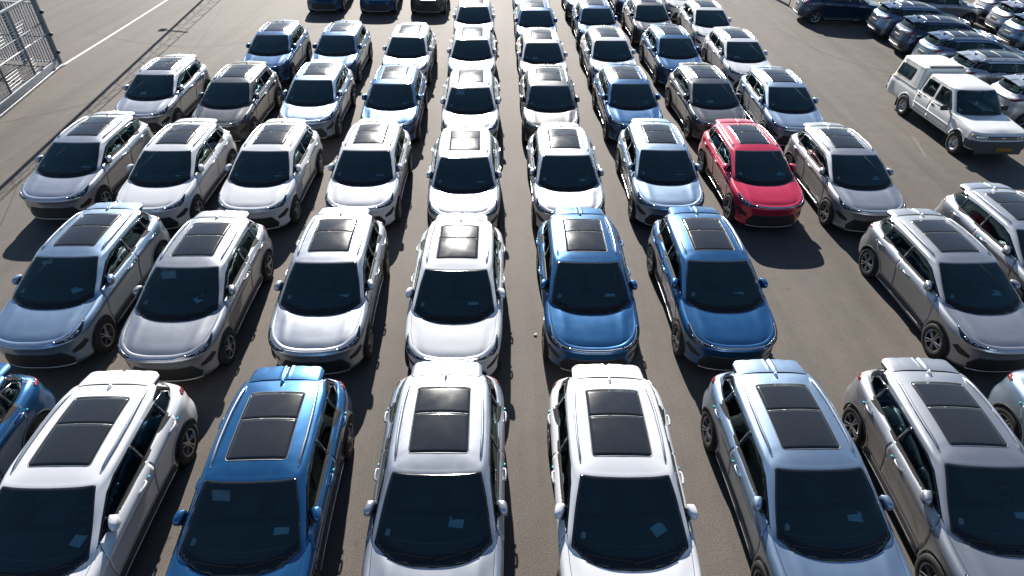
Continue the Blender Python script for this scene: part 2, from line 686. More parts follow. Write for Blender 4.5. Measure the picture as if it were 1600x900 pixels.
W_SHIELD = screen_outline(-.03)
DLO = [(-.90, 1.105), (-.3, 1.112), (.5, 1.122), (1.2, 1.155), (1.58, 1.195), (1.70, 1.245), (1.60, 1.345), (1.35, 1.40), (.9, 1.425),
       (.35, 1.428), (-.02, 1.418), (-.28, 1.372), (-.58, 1.245)]


def clip_y(poly, a, b):
    """part of a polygon between y=a and y=b (first coordinate)"""
    def cut(pl, c, keep_less):
        out = []
        for i in range(len(pl)):
            p, q = pl[i], pl[(i + 1) % len(pl)]
            ip, iq = (p[0] <= c) == keep_less or p[0] == c, (q[0] <= c) == keep_less or q[0] == c
            if ip:
                out.append(p)
            if ip != iq:
                t = (c - p[0]) / (q[0] - p[0])
                out.append((c, p[1] + t * (q[1] - p[1])))
        return out
    return cut(cut(poly, a, False), b, True)


WIN_F = roundp(clip_y(DLO, -.95, .40), .03)
WIN_R = roundp(clip_y(DLO, .455, 1.24), .03)
WIN_Q = roundp(clip_y(DLO, 1.285, 1.8), .03)
R_WINDOW = symm([(0, 1.19), (.30, 1.195), (.56, 1.205), (.60, 1.25), (.545, 1.36), (.5, 1.395), (0, 1.405)])        # (x, z), seen from behind
ARCH_F, ARCH_R, ARCH_Z = -1.37, 1.37, .36


def shell_faces(v, f, holes):
    """drop faces whose centre falls in a hole: (projection 'top'|'side'|'rear', polygon or (y, z, r))"""
    out = []
    for q in f:
        c = np.mean([v[i] for i in q], axis=0)
        ok = True
        for kind, h in holes:
            if kind == 'top' and c[2] > .97 and in_poly((c[0], c[1]), h):
                ok = False
            elif kind == 'side' and abs(c[0]) > .4 and in_poly((c[1], c[2]), h):
                ok = False
            elif kind == 'rear' and c[1] > 1.4 and c[2] < 1.45 and in_poly((c[0], c[2]), h):
                ok = False
            elif kind == 'arch' and abs(c[0]) > .6 and (c[1] - h[0]) ** 2 + (c[2] - h[1]) ** 2 < h[2] ** 2:
                ok = False
            if not ok:
                break
        if ok:
            out.append(q)
    return out


def build_car():
    root = empty("parked_car", (0, 0, 0))
    pm = PAINT['white']
    parts = []

    def part(name, me, parent=None):
        o = obj(name, me, parent or root)
        parts.append(o)
        return o

    # body shell (lower body and greenhouse) with window and wheel openings
    ws_in, wf, wr, wq = inset(W_SHIELD, .045), inset(WIN_F, .02), inset(WIN_R, .02), inset(WIN_Q, .02)
    holes = [('top', inset(W_SHIELD, .03)), ('side', inset(WIN_F, .012)), ('side', inset(WIN_R, .012)), ('side', inset(WIN_Q, .012)),
             ('rear', inset(R_WINDOW, .02))]
    mb = MB()
    v, f = NETL.grid(2, 2)
    mb.add(v, shell_faces(v, f, [('arch', (ARCH_F, ARCH_Z, .385)), ('arch', (ARCH_R, ARCH_Z, .385))]))
    v, f = NETG.grid(2, 2)
    fg = shell_faces(v, f, holes)
    mb.add(v, fg)
    body = part("body", mesh_from("car_body", mb.v, mb.f, [pm]))
    # cabin lining, 14 mm inside the greenhouse
    v, _ = NETG.grid(2, 2)
    n = NETG.Nrm[::2, ::2].reshape(-1, 3)
    part("cabin_lining", mesh_from("cabin_lining", v - n * .014, [q[::-1] for q in fg], [M['cabin']]))
    hv, hf = hood_grid(16, 22)
    hood = part("hood", mesh_from("car_hood", hv, hf, [pm]))
    g = MB()
    for s in (-1, 1):
        pts = curve(NETL.G[7 * NETL.sr][3 * NETL.sc:6 * NETL.sc + 1], 16)
        g.tube([(s * p[0], p[1], p[2] - .001) for p in pts], .004, 6)
    part("hood_gap", g.mesh("hood_gap", [M['gap']]), hood)

    ws = part("windshield", patch_mesh("windshield", [M['glass'], M['frit']], SCREEN, W_SHIELD, .005, .05, .012, inset(screen_outline(.075), .04)))
    # wipers
    for s, a, b in ((1, (-.60, -1.165), (.02, -1.262)), (1, (-.02, -1.295), (.60, -1.135))):
        w = MB()
        pts = []
        for k in range(9):
            t = k / 8
            p, nn = SCREEN((a[0] + (b[0] - a[0]) * t, a[1] + (b[1] - a[1]) * t - .012 * math.sin(math.pi * t)))
            pts.append(p + nn * .011)
        w.tube(pts, .0055, 6)
        part("wiper", w.mesh("wiper", [M['wiper']]), ws)
    part("camera_housing", patch_mesh("camera_housing", [M['cabin_black']], SCREEN, [(-.13, -.30), (.13, -.30), (.10, -.47), (-.10, -.47)], -.004, .05, .004), ws)
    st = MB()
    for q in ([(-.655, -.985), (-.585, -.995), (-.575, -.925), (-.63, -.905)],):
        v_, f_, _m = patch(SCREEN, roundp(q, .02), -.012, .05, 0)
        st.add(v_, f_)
    part("sunlit_and_litter_white", st.mesh("painted_sunlit_patch", [M['sunlit_and_litter_white']]), ws)  # white patch painted in for the sunlit A-pillar base behind the glass

    # doors: painted panels 2 mm proud over a dark shut line
    def fb(y):
        return float(np.interp(y, [-.95, -.3, .5, 1.2, 1.58], [1.104, 1.112, 1.122, 1.155, 1.195]))
    DOOR_F = [(-.93, .40), (.40, .40), (.425, .8), (.425, fb(.4)), (-.3, fb(-.3)), (-.86, fb(-.86)), (-.98, .95), (-.96, .6)]
    arc = [(ARCH_R + .455 * math.cos(t), ARCH_Z + .455 * math.sin(t)) for t in np.linspace(math.radians(180 - 12), math.radians(113), 6)]
    DOOR_R = [(.41, .40), (.88, .40)] + arc + [(1.27, .95), (1.33, fb(1.3)), (.8, fb(.8)), (.435, fb(.435)), (.435, .8)]
    hand = {}
    for nm, D, W, hy, hz in (("door", DOOR_F, WIN_F, .07, .985), ("door", DOOR_R, WIN_R, 1.13, 1.025)):
        dm = patch_mesh("car_door", [pm], SIDE, roundp(inset(D, .004), .012), .004, .05, .005)
        gm = patch_mesh("door_gap", [M['gap']], SIDE, roundp(inset(D, -.003), .012), .002, .06, .004)
        wm = patch_mesh("door_window", [M['privacy'], M['frit']], SIDE, W, .005, .05, .012, inset(W, .024))
        h = MB()
        p, nn = SIDE((hy, hz))
        h.tube([p + Vector((.002, -.105, -.004)), p + Vector((.026, -.085, 0)), p + Vector((.032, 0, .002)), p + Vector((.026, .085, .004)),
                p + Vector((.002, .105, .004))], [.012, .016, .017, .016, .012], 8, 0, flat=1.2)
        v_, f_, m_ = patch(SIDE, roundp([(hy - .09, hz - .035), (hy + .09, hz - .035), (hy + .09, hz + .03), (hy - .09, hz + .03)], .03), .004, .05, .003)
        h.add(v_, f_, 1)
        hm = h.mesh("door_handle", [pm, M['trim']])
        t = MB()
        tp, _ = SIDE((hy + .19, hz - .02))
        t.box(tp + Vector((.010, 0, 0)), (.022, .036, .026), 0, .005)
        tm = t.mesh("protective_tab", [M['tab']])
        for s in (1, -1):
            g_ = (lambda m: m) if s == 1 else mirror_mesh
            d = part("door", g_(dm))
            part("door_gap", g_(gm), d)
            part("window", g_(wm), d)
            part("door_handle", g_(hm), d)
            part("protective_tab", g_(tm), d)
    qm = patch_mesh("quarter_window", [M['privacy'], M['frit']], SIDE, WIN_Q, .005, .05, .012, inset(WIN_Q, .022))
    plm = [patch_mesh("pillar_trim", [M['frit']], SIDE, clip_y(DLO, a, b), .0065, .05, .006) for a, b in ((.38, .475), (1.22, 1.305))]
    # black piece that runs from the quarter window on to the tailgate glass
    plm.append(patch_mesh("pillar_trim", [M['frit']], SIDE, [(1.64, 1.205), (1.84, 1.225), (1.76, 1.36), (1.66, 1.44), (1.40, 1.445), (1.30, 1.425), (1.37, 1.402), (1.61, 1.348), (1.71, 1.245)], .003, .04, .006))
    bl = MB()
    pts = []
    for y, z in [(-.93, 1.095)] + [(y, fb(y) - .002) for y in (-.6, -.3, 0, .3, .6, .9, 1.2)] + [(1.58, 1.192), (1.70, 1.240)]:
        p, nn = SIDE((y, z))
        pts.append(p + nn * .004)
    bl.tube(pts, .006, 6)
    blm = bl.mesh("belt_strip", [M['black']])
    for s in (1, -1):
        g_ = (lambda m: m) if s == 1 else mirror_mesh
        part("quarter_window", g_(qm))
        for q in plm:
            part("pillar_trim", g_(q))
        part("belt_strip", g_(blm))
    part("rear_window", patch_mesh("rear_window", [M['privacy'], M['frit']], REAR, R_WINDOW, .005, .05, .012, inset(R_WINDOW, .04)))

    # sunroof: frame, two glass panels, seam
    FR = [(-.432, .02), (.432, .02), (.425, 1.30), (-.425, 1.30)]
    FR_r = roundp(FR, .07, 4)
    fr = part("sunroof_frame", patch_mesh("sunroof_frame", [M['roofrim']], ROOF, FR_r, .004, .06, .006, hole=inset(FR_r, .009)))
    part("sunroof_seam", patch_mesh("sunroof_seam", [M['roofrim']], ROOF, [(-.42, .724), (.42, .724), (.42, .737), (-.42, .737)], .0055, .06, .006), fr)
    A = roundp(clip_y([(y, x) for x, y in inset(FR_r, .012)], 0, .724), .002)
    B = clip_y([(y, x) for x, y in inset(FR_r, .012)], .738, 1.4)
    for pl_ in (A, B):
        part("sunroof_panel", patch_mesh("sunroof_panel", [M['roofglass']], ROOF, [(x, y) for y, x in pl_], .0045, .06, .004))
    # roof rails
    for s in (1, -1):
        r = MB()
        pts = []
        ks = 15
        for k in range(ks):
            t = k / (ks - 1)
            y = -.06 + 1.55 * t
            x = float(np.interp(y, [-.06, .4, .9, 1.5], [.598, .612, .605, .56]))
            p, nn = TOP((x, y))
            pts.append(Vector((s * p.x, p.y, p.z + .03 * min(1, 6 * t, 6 * (1 - t)) ** .6)))
        r.tube(pts, [.012] + [.019] * (ks - 2) + [.012], 8, 0, flat=.8)
        for t in (.08, .5, .92):
            p = pts[int(t * (ks - 1))]
            r.box((p.x, p.y, p.z - .018), (.022, .10, .035), 0, .004)
        part("roof_rail", r.mesh("roof_rail", [M['rail']]))
    # shark-fin antenna
    a = MB()
    prof = [(-.085, 0), (-.05, .022), (0, .05), (.045, .066), (.075, .062), (.085, 0)]
    pz = TOP((0, 1.47))[0].z - .004
    ring = []
    for k, (y, h) in enumerate(prof):
        w = (.0, .020, .026, .026, .02, .012)[k]
        ring.append([(-w - .004, 1.47 + y, pz), (-w * .5, 1.47 + y, pz + h * .7), (0, 1.47 + y, pz + h), (w * .5, 1.47 + y, pz + h * .7), (w + .004, 1.47 + y, pz)])
    vv = [p for q in ring for p in q]
    a.add(vv, [(i * 5 + j, i * 5 + j + 1, (i + 1) * 5 + j + 1, (i + 1) * 5 + j) for i in range(5) for j in range(4)])
    part("antenna", a.mesh("shark_fin_antenna", [pm]))
    # roof spoiler: slab with two ridges at the middle and lobed corners
    sp = MB()
    nx_, ny_ = 61, 12
    def sp_pt(u, v):                                            # u -1..1 across, v 0..1 front to back
        hw = .578 - .012 * v
        y0 = 1.60 - .03 * abs(u) ** 4
        back = 1.935 - .06 * abs(u) ** 12 - .022 * math.exp(-(u / .05) ** 2) - .012 * math.exp(-((abs(u) - .55) / .10) ** 2)
        x = u * hw
        y = y0 + (back - y0) * v
        zb = 1.519 - .036 * abs(u) ** 2.6 - .040 * v ** 1.4
        ridge = .012 * (math.exp(-((abs(u) - .085) / .026) ** 2)) * min(1, v * 3) - .010 * math.exp(-(u / .05) ** 2) * min(1, v * 3)
        z = zb + ridge + .004 * math.sin(math.pi * min(1, v * 1.2)) - .022 * max(0, (abs(u) - .88) / .12) ** 2
        return x, y, z
    top = [sp_pt(-1 + 2 * i / (nx_ - 1), j / (ny_ - 1)) for j in range(ny_) for i in range(nx_)]
    sp.add(top, [(j * nx_ + i, j * nx_ + i + 1, (j + 1) * nx_ + i + 1, (j + 1) * nx_ + i) for j in range(ny_ - 1) for i in range(nx_ - 1)])
    bot = [(x, y - (.02 if True else 0), z - .045) for x, y, z in [sp_pt(-1 + 2 * i / (nx_ - 1), 1) for i in range(nx_)]]
    bot2 = [(x, 1.66, z - .03) for x, y, z in bot]
    edge = [sp_pt(-1 + 2 * i / (nx_ - 1), 1) for i in range(nx_)]
    sp.add(edge + bot + bot2, [(i, i + 1, nx_ + i + 1, nx_ + i) for i in range(nx_ - 1)] + [(nx_ + i, nx_ + i + 1, 2 * nx_ + i + 1, 2 * nx_ + i) for i in range(nx_ - 1)], 1)
    for s in (0, nx_ - 1):
        sd = [top[j * nx_ + s] for j in range(ny_)]
        lo = [(x * .985, y, z - .045) for x, y, z in sd]
        sp.add(sd + lo, [(j, j + 1, ny_ + j + 1, ny_ + j) for j in range(ny_ - 1)], 0)
    spo = part("spoiler", sp.mesh("roof_spoiler", [pm, M['black']], angle=.9))
    gp = MB()
    gp.tube([(x, 1.598 - .03 * abs(x / .59) ** 4, TOP((x, 1.59 - .03 * abs(x / .59) ** 4))[0].z + .001) for x in np.linspace(-.55, .55, 19)], .004, 6)
    part("roof_gap", gp.mesh("roof_gap", [M['gap']]), spo)

    # door mirrors
    mi = MB()
    c = Vector((.905, -.59, 1.15))
    nu, nv = 16, 10
    vv, ff = [], []
    for j in range(nv + 1):
        ph = -math.pi / 2 + math.pi * j / nv
        for i in range(nu):
            th = 2 * math.pi * i / nu
            def se(x, e):
                return math.copysign(abs(x) ** e, x)
            x = .070 * se(math.cos(ph), .7) * se(math.cos(th), .7)
            y = .115 * se(math.cos(ph), .7) * se(math.sin(th), .8)
            z = .088 * se(math.sin(ph), .7)
            y = min(y, .06)
            k = 1 + .18 * (y / .115)
            vv.append(c + Vector((x * k - y * .25, y, z * k)))
    for j in range(nv):
        for i in range(nu):
            ff.append((j * nu + i, j * nu + (i + 1) % nu, (j + 1) * nu + (i + 1) % nu, (j + 1) * nu + i))
    fm = [1 if (sum(vv[i].z for i in q) / 4 < c.z - .035) else 0 for q in ff]
    mi.add(vv, ff, fm)
    mi.tube([(.80, -.68, 1.09), (.85, -.66, 1.095), (.90, -.62, 1.10)], [.04, .035, .035], 8, 1)
    mm = mi.mesh("side_mirror", [pm, M['black']], angle=1.0)
    mg = MB()
    mg.box((.888, -.528, 1.15), (.115, .006, .13), 0, .003)
    mgm = mg.mesh("mirror_glass", [M['mirror']])
    for s in (1, -1):
        g_ = (lambda m: m) if s == 1 else mirror_mesh
        o = part("side_mirror", g_(mm))
        part("mirror_glass", g_(mgm), o)

    # front: lamps, chrome bar, grille, vents, lip
    HL = [(1.62, 5.45), (2.2, 5.12), (2.9, 4.90), (3.5, 5.15), (4.25, 6.42), (4.12, 6.62), (3.5, 6.35), (2.7, 6.15), (2.0, 6.08), (1.66, 6.05)]
    hm = patch_mesh("headlight", [M['lampglass']], netl, HL, .006, .12, .010)
    le = MB()
    v_, f_, m_ = patch(netl, [(1.75, 5.88), (2.3, 5.90), (3.0, 6.02), (3.7, 6.25), (4.1, 6.5), (4.12, 6.58), (3.5, 6.34), (2.7, 6.13), (2.0, 6.06), (1.75, 6.04)], .009, .12, .004)
    le.add(v_, f_)
    for t, r in ((2.35, 5.62), (2.75, 5.66), (3.15, 5.75)):
        v_, f_, m_ = patch(netl, [(t - .13, r - .12), (t + .13, r - .10), (t + .15, r + .12), (t - .12, r + .10)], .008, .1, .003)
        le.add(v_, f_)
    lem = le.mesh("lamp_strip", [M['led']])
    CHR = [(-1.7, 5.75), (-1.0, 5.62), (0, 5.58), (1.0, 5.62), (1.7, 5.75), (1.7, 6.15), (1.0, 6.2), (0, 6.2), (-1.0, 6.2), (-1.7, 6.15)]
    VENT = [(2.35, 2.55), (3.1, 2.65), (3.75, 3.15), (3.45, 3.75), (2.9, 3.45), (2.35, 3.0)]
    vm = patch_mesh("air_vent", [M['black']], netl, VENT, .004, .12, .01)
    for s in (1, -1):
        g_ = (lambda m: m) if s == 1 else mirror_mesh
        o = part("headlight", g_(hm))
        part("lamp_strip", g_(lem), o)
        part("air_vent", g_(vm))
    part("chrome_bar", patch_mesh("chrome_bar", [M['chrome']], netl, CHR, .010, .12, .014))
    part("grille", patch_mesh("grille", [M['black']], netl, [(-2.2, 1.15), (2.2, 1.15), (2.35, 1.9), (1.75, 3.25), (-1.75, 3.25), (-2.35, 1.9)], .005, .15, .01))
    part("front_lip", patch_mesh("front_lip", [M['bright']], netl, [(-2.3, .62), (2.3, .62), (2.2, .95), (-2.2, .95)], .01, .15, .012))

    # rear: lamps, lamp bar, plate recess, bumper trim
    TL = [(11.25, 5.75), (12.0, 5.35), (13.0, 5.30), (13.05, 6.02), (12.2, 6.15), (11.55, 6.35), (11.2, 6.1)]
    tm_ = patch_mesh("tail_lamp", [M['red']], netl, TL, .008, .12, .012)
    for s in (1, -1):
        part("tail_lamp", tm_ if s == 1 else mirror_mesh(tm_))
    part("lamp_bar", patch_mesh("lamp_bar", [M['lampglass']], netl, [(13.0, 5.45), (17.0, 5.45), (17.0, 5.85), (13.0, 5.85)], .007, .15, .01))
    part("plate_recess", patch_mesh("plate_recess", [M['black']], netl, [(14.1, 3.5), (15.9, 3.5), (15.8, 4.3), (14.2, 4.3)], .003, .15, .006))
    part("bumper_trim", patch_mesh("bumper_trim", [M['trim']], netl, [(12.3, .9), (17.7, .9), (17.7, 2.3), (12.3, 2.3)], .004, .15, .01))
    part("bumper_strip", patch_mesh("bumper_strip", [M['bright']], netl, [(13.3, 1.25), (16.7, 1.25), (16.6, 1.8), (13.4, 1.8)], .018, .15, .02))

    # sills, arches
    sm = patch_mesh("sill_trim", [M['trim']], SIDE, [(-.96, .215), (.96, .215), (.92, .385), (-.92, .385)], .004, .06, .008)
    cs = MB()
    cs.tube([SIDE((y, .275))[0] + Vector((.012, 0, 0)) for y in np.linspace(-.90, .90, 12)], .009, 6)
    csm = cs.mesh("sill_strip", [M['rail']])
    am = {}
    for yc in (ARCH_F, ARCH_R):
        a0, a1 = math.radians(-16), math.radians(196)
        ts = np.linspace(a0, a1, 26)
        ringp = [(yc + 0.408 * math.cos(t), ARCH_Z + 0.408 * math.sin(t)) for t in ts] + [(yc + .372 * math.cos(t), ARCH_Z + .372 * math.sin(t)) for t in ts[::-1]]
        am[yc] = patch_mesh("arch_trim", [M['trim']], SIDE, ringp, .006, .05, .03)
    for s in (1, -1):
        g_ = (lambda m: m) if s == 1 else mirror_mesh
        o = part("sill_trim", g_(sm))
        part("sill_strip", g_(csm), o)
        for yc in am:
            part("arch_trim", g_(am[yc]))

    # wheels
    ty = MB()
    ty.lathe([(.095, .215), (.112, .235), (.114, .30), (.10, .338), (.07, .352), (0, .356), (-.07, .352), (-.10, .338), (-.114, .30), (-.11, .235), (-.10, .22)], 36)
    tym = ty.mesh("tyre", [M['tyre']])
    ri = MB()
    ri.lathe([(.100, .222), (.108, .232), (.100, .205), (.04, .20), (-.08, .20)], 36, 0)
    ri.lathe([(.035, .20), (.03, .06), (.03, .0)], 24, 1)
    for k in range(5):
        for d in (-.17, .17):
            t = 2 * math.pi * k / 5
            p0 = Vector((.085, .05 * math.cos(t + d * 1.5), .05 * math.sin(t + d * 1.5)))
            p1 = Vector((.098, .212 * math.cos(t + d), .212 * math.sin(t + d)))
            ri.tube([p0, (p0 + p1) / 2 + Vector((.006, 0, 0)), p1], [.018, .016, .018], 6, 0, flat=.9)
    ri.lathe([(.06, .062), (.098, .056), (.102, .0)], 18, 0)
    rim = ri.mesh("rim", [M['rim'], M['rimdark']], angle=.7)
    for s in (1, -1):
        for yc in (ARCH_F, ARCH_R):
            w = part("wheel", tym if s == 1 else tym)
            w.location = (s * .815, yc, .356)
            if s == -1:
                w.rotation_euler = (0, 0, math.pi)
            part("rim", rim, w)
    # underbody and wheel wells
    u = MB()
    u.box((0, 0, .30), (1.30, 4.0, .22), 0, .02)
    for yc in (ARCH_F, ARCH_R):
        u.box((0, yc, .55), (1.36, 1.0, .50), 0, .05)
    for s in (-1, 1):
        u.box((s * .76, 0, .34), (.16, 1.7, .20), 0, .02)
    part("underbody", u.mesh("underbody", [M['black']]))

    # cabin: dashboard, wheel, seats
    d = MB()
    pr = [(-1.30, .93), (-1.05, .975), (-.70, .98), (-.57, .95), (-.53, .80), (-.60, .45)]
    xs = np.linspace(-.74, .74, 13)
    vv = []
    for y, z in pr:
        for x in xs:
            w = 1 if y > -1.0 else .82
            vv.append((x * w, y + (.10 * (x / .74) ** 2 if y < -1 else 0), z - .02 * (x / .74) ** 2))
    d.add(vv, [(j * 13 + i, j * 13 + i + 1, (j + 1) * 13 + i + 1, (j + 1) * 13 + i) for j in range(len(pr) - 1) for i in range(12)])
    d.box((.37, -.62, .985), (.34, .12, .06), 0, .025)           # hood over the instruments
    d.box((0, -.55, .98), (.36, .02, .20), 1, .006)              # centre screen
    d.tube([(x, -1.02 + .12 * (x / .68) ** 2, .984 - .012 * (x / .68) ** 2) for x in np.linspace(-.62, .62, 13)], .006, 6, 2)  # pale line painted in for the reflection along the dash edge
    part("dashboard", d.mesh("dashboard", [M['cabin'], M['lampglass'], M['dash_reflection']], angle=.8))
    sw = MB()
    R_ = Matrix.Rotation(math.radians(62), 4, 'X')
    pts = [R_ @ Vector((.18 * math.cos(t), .18 * math.sin(t), 0)) + Vector((.37, -.42, .93)) for t in np.linspace(0, 2 * math.pi, 25)]
    sw.tube(pts, .015, 8, 0, cap=False)
    sw.box((.37, -.425, .93), (.16, .05, .10), 0, .02)
    part("steering_wheel", sw.mesh("steering_wheel", [M['cabin']]))
    se_ = MB()
    se_.box((0, 0, .60), (.50, .52, .16), 0, .05)
    Rb = Matrix.Rotation(math.radians(-14), 4, 'X')
    se_.box((0, .30, .90), (.48, .14, .62), 0, .06, Rb)
    se_.box((0, .385, 1.24), (.26, .10, .18), 0, .045, Rb)
    sem = se_.mesh("seat", [M['seat']], angle=.9)
    for s in (1, -1):
        o = part("seat", sem)
        o.location = (s * .37, -.02, 0)
    rs = MB()
    rs.box((0, .86, .60), (1.30, .50, .18), 0, .05)
    rs.box((0, 1.17, .88), (1.28, .16, .56), 0, .06, Rb)
    for x in (-.42, 0, .42):
        rs.box((x, 1.26, 1.19), (.24, .10, .14), 0, .04, Rb)
    part("rear_seat", rs.mesh("rear_seat", [M['seat']], angle=.9))
    tb = MB()
    tb.box((0, .35, .44), (1.5, 2.6, .06), 0)
    for s in (-1, 1):
        tb.box((s * .80, .42, .73), (.04, 2.5, .56), 0)
    tb.box((0, 1.62, 1.02), (1.3, .62, .03), 0)
    part("cabin_floor", tb.mesh("cabin_floor", [M['cabin']]))
    for o in parts:
        for sl_ in o.material_slots:
            if sl_.material == pm:
                sl_.link = 'OBJECT'
                sl_.material = pm
    return root, parts


CAR, CAR_PARTS = build_car()
KIDS = {}
for o in CAR_PARTS:
    KIDS.setdefault(o.parent.name, []).append(o)


def paint_tree(o, mat):
    for c in KIDS_NEW[o.name]:
        for s in c.material_slots:
            if s.link == 'OBJECT':
                s.material = mat


def place_car(first, x, y, yaw, colour, label, group, skip=()):
    if first:
        r = CAR
        new = [CAR] + CAR_PARTS
    else:
        new = []

        def cp(o, parent):
            c = o.copy()
            COL.objects.link(c)
            c.parent = parent
            new.append(c)
            for ch in KIDS.get(o.name, []):
                if ch.name.split('.')[0] not in skip:
                    cp(ch, c)
            return c
        r = cp(CAR, None)
    r.location = (x, y, 0)
    r.rotation_euler = (0, 0, math.radians(yaw))
    for c in new:
        for s in c.material_slots:
            if s.link == 'OBJECT':
                s.material = PAINT[colour]
    tag(r, label, 'car', group)
    return r


# ------------------------------------------------------------------ THE WHITE PICKUP
def build_pickup(loc, yaw):
    root = empty("pickup_truck", loc, yaw)
    wp = P("white_pickup_paint", (.76, .76, .74), .28, coat=.5, noise=.04, nscale=4)
    cream = P("white_canopy_gelcoat", (.78, .77, .72), .38, noise=.05, nscale=3)
    bump = P("grey_bumper_plastic", (.05, .055, .065), .5, noise=.2)
    PW = [(0, -2.36), (.45, -2.345), (.76, -2.28), (.855, -2.13), (.872, -1.9), (.877, -1.55), (.877, -1.1), (.877, 0), (.877, 1.0), (.877, 1.62),
          (.872, 2.5), (.86, 2.92), (.80, 3.0), (.4, 3.01), (0, 3.01)]
    zz = [.44, .52, .66, .80, .93, 1.0]
    ins = [.04, .012, .0, .0, .008, .03]
    zf = [.44, .52, .64, .76, .87, .94]
    ED = [(0, -2.28, .985), (.45, -2.265, .985), (.74, -2.20, .99), (.805, -2.06, 1.0), (.815, -1.85, 1.02), (.82, -1.55, 1.045), (.825, -1.1, 1.075),
          (.828, 0, 1.08), (.828, 1.0, 1.08), (.828, 1.62, 1.08), (.825, 2.5, 1.08), (.81, 2.88, 1.08), (.75, 2.94, 1.08), (.4, 2.95, 1.08), (0, 2.95, 1.08)]
    nn = plan_normals(PW)
    rows = []
    for i in range(6):
        rows.append([(max(0, c[0] - n.x * ins[i]) if c[0] else 0., c[1] - n.y * ins[i],
                      zf[i] if k < 3 else (zf[i] * .5 + zz[i] * .5 if k == 3 else zz[i])) for k, (c, n) in enumerate(zip(PW, nn))])
    rows.append(ED)
    rows.append([(x * .9, y * .97, z + .004) for x, y, z in ED])
    rows.append([(x * .4, y * .6, z + .004) for x, y, z in ED])
    NL = Net(rows, 10, 8)

    def gh(bx, by, tx, ty, zt, zb=1.06):
        return bx, by, tx, ty
    def ring(pts, z, zk=None):
        return [(x, y, z if zk is None else zk[i]) for i, (x, y) in enumerate(pts)]
    cb = [(0, -1.20), (.4, -1.17), (.68, -1.10), (.795, -1.0), (.825, -.86), (.83, -.2), (.83, .7), (.82, 1.06), (.76, 1.15), (.4, 1.165), (0, 1.165)]
    ct = [(0, -.47), (.36, -.455), (.57, -.42), (.655, -.35), (.69, -.24), (.70, .05), (.70, .7), (.69, .98), (.64, 1.06), (.35, 1.08), (0, 1.08)]
    def mix(t):
        return [(a[0] + (b[0] - a[0]) * t, a[1] + (b[1] - a[1]) * t) for a, b in zip(cb, ct)]
    def caprows(pts, z0, zc, ymin, ymax):
        out = []
        for s in (.08, .22, .45, .72, .999):
            out.append([(x * (1 - s), y + ((ymin + ymax) / 2 + (y - (ymin + ymax) / 2) * .5 - y) * s, z0 + (zc - z0) * (1 - (1 - s) ** 3)) for x, y in pts])
        return out
    NC = Net([ring(mix(-.04), 1.05), ring(mix(.06), 1.10), ring(mix(.5), 1.385), ring(mix(.9), 1.635), ring(mix(1.0), 1.685)] + caprows(ct, 1.685, 1.745, .1, .6), 12, 8)
    kb = [(0, 1.18), (.4, 1.18), (.70, 1.19), (.80, 1.24), (.825, 1.4), (.828, 1.9), (.828, 2.4), (.82, 2.78), (.76, 2.92), (.4, 2.94), (0, 2.94)]
    kt = [(0, 1.30), (.36, 1.305), (.60, 1.32), (.70, 1.37), (.725, 1.5), (.73, 1.9), (.73, 2.35), (.72, 2.66), (.66, 2.78), (.36, 2.80), (0, 2.80)]
    def mixk(t):
        return [(a[0] + (b[0] - a[0]) * t, a[1] + (b[1] - a[1]) * t) for a, b in zip(kb, kt)]
    NK = Net([ring(mixk(-.02), 1.06), ring(mixk(.04), 1.10), ring(mixk(.5), 1.42), ring(mixk(.92), 1.72), ring(mixk(1.), 1.775)] + caprows(kt, 1.775, 1.86, 1.7, 2.4), 12, 8)
    # hood
    n, m = 14, 16
    E = NL.G[6 * NL.sr]
    sc = NL.sc
    F = curve(E[0:3 * sc + 1], n)
    Rr = curve(E[3 * sc:6 * sc + 1], m)
    B = curve([(0, -1.20, 1.085), (.4, -1.17, 1.085), (.68, -1.11, 1.08), (.825, -1.1, 1.075)], n)
    L = curve([(0, -2.28, .985), (0, -2.18, 1.02), (0, -1.8, 1.055), (0, -1.20, 1.085)], m)
    G = np.zeros((m, n, 3))
    for j in range(m):
        v = j / (m - 1)
        for i in range(n):
            u = i / (n - 1)
            p = (1 - v) * F[i] + v * B[i] + (1 - u) * L[j] + u * Rr[j] - ((1 - u) * (1 - v) * F[0] + u * (1 - v) * F[-1] + (1 - u) * v * B[0] + u * v * B[-1])
            p[2] += .02 * min(1, 6 * v) * (1 - u ** 6) + .002
            G[j, i] = p
    full = np.concatenate([G[:, :0:-1] * np.array([-1, 1, 1]), G], 1)
    R_, C_ = full.shape[:2]
    hf = [(i * C_ + j, i * C_ + j + 1, (i + 1) * C_ + j + 1, (i + 1) * C_ + j) for i in range(R_ - 1) for j in range(C_ - 1)]
    hv = full.reshape(-1, 3)
    vb, fb_ = [], []
    for v, f in (NL.grid(), NC.grid(), NK.grid()):
        o = len(vb)
        vb += [tuple(p) for p in v]
        fb_ += [tuple(i + o for i in q) for q in f]
    bvh = BVHTree.FromPolygons(vb, fb_)
    side, rear = ray_side(bvh), ray_y(bvh, 1)
    gv, gf = NC.grid()
    screen = ray_top(BVHTree.FromPolygons([tuple(p) for p in gv], gf))

    def both(name, me, parent=root):
        a = obj(name, me, parent)
        b = obj(name, mirror_mesh(me), parent)
        return a, b
    AF, AR, AZ = -1.57, 1.62, .37
    WS = symm([(0, -1.155), (.4, -1.13), (.66, -1.06), (.755, -.95), (.655, -.43), (.56, -.45), (.3, -.485), (0, -.50)])
    SWIN = [(-.78, 1.14), (.22, 1.14), (.22, 1.615), (-.28, 1.615)]
    SWR = [(.35, 1.14), (1.02, 1.14), (.95, 1.615), (.35, 1.615)]
    KW = [(1.80, 1.20), (2.80, 1.20), (2.66, 1.62), (1.74, 1.62)]
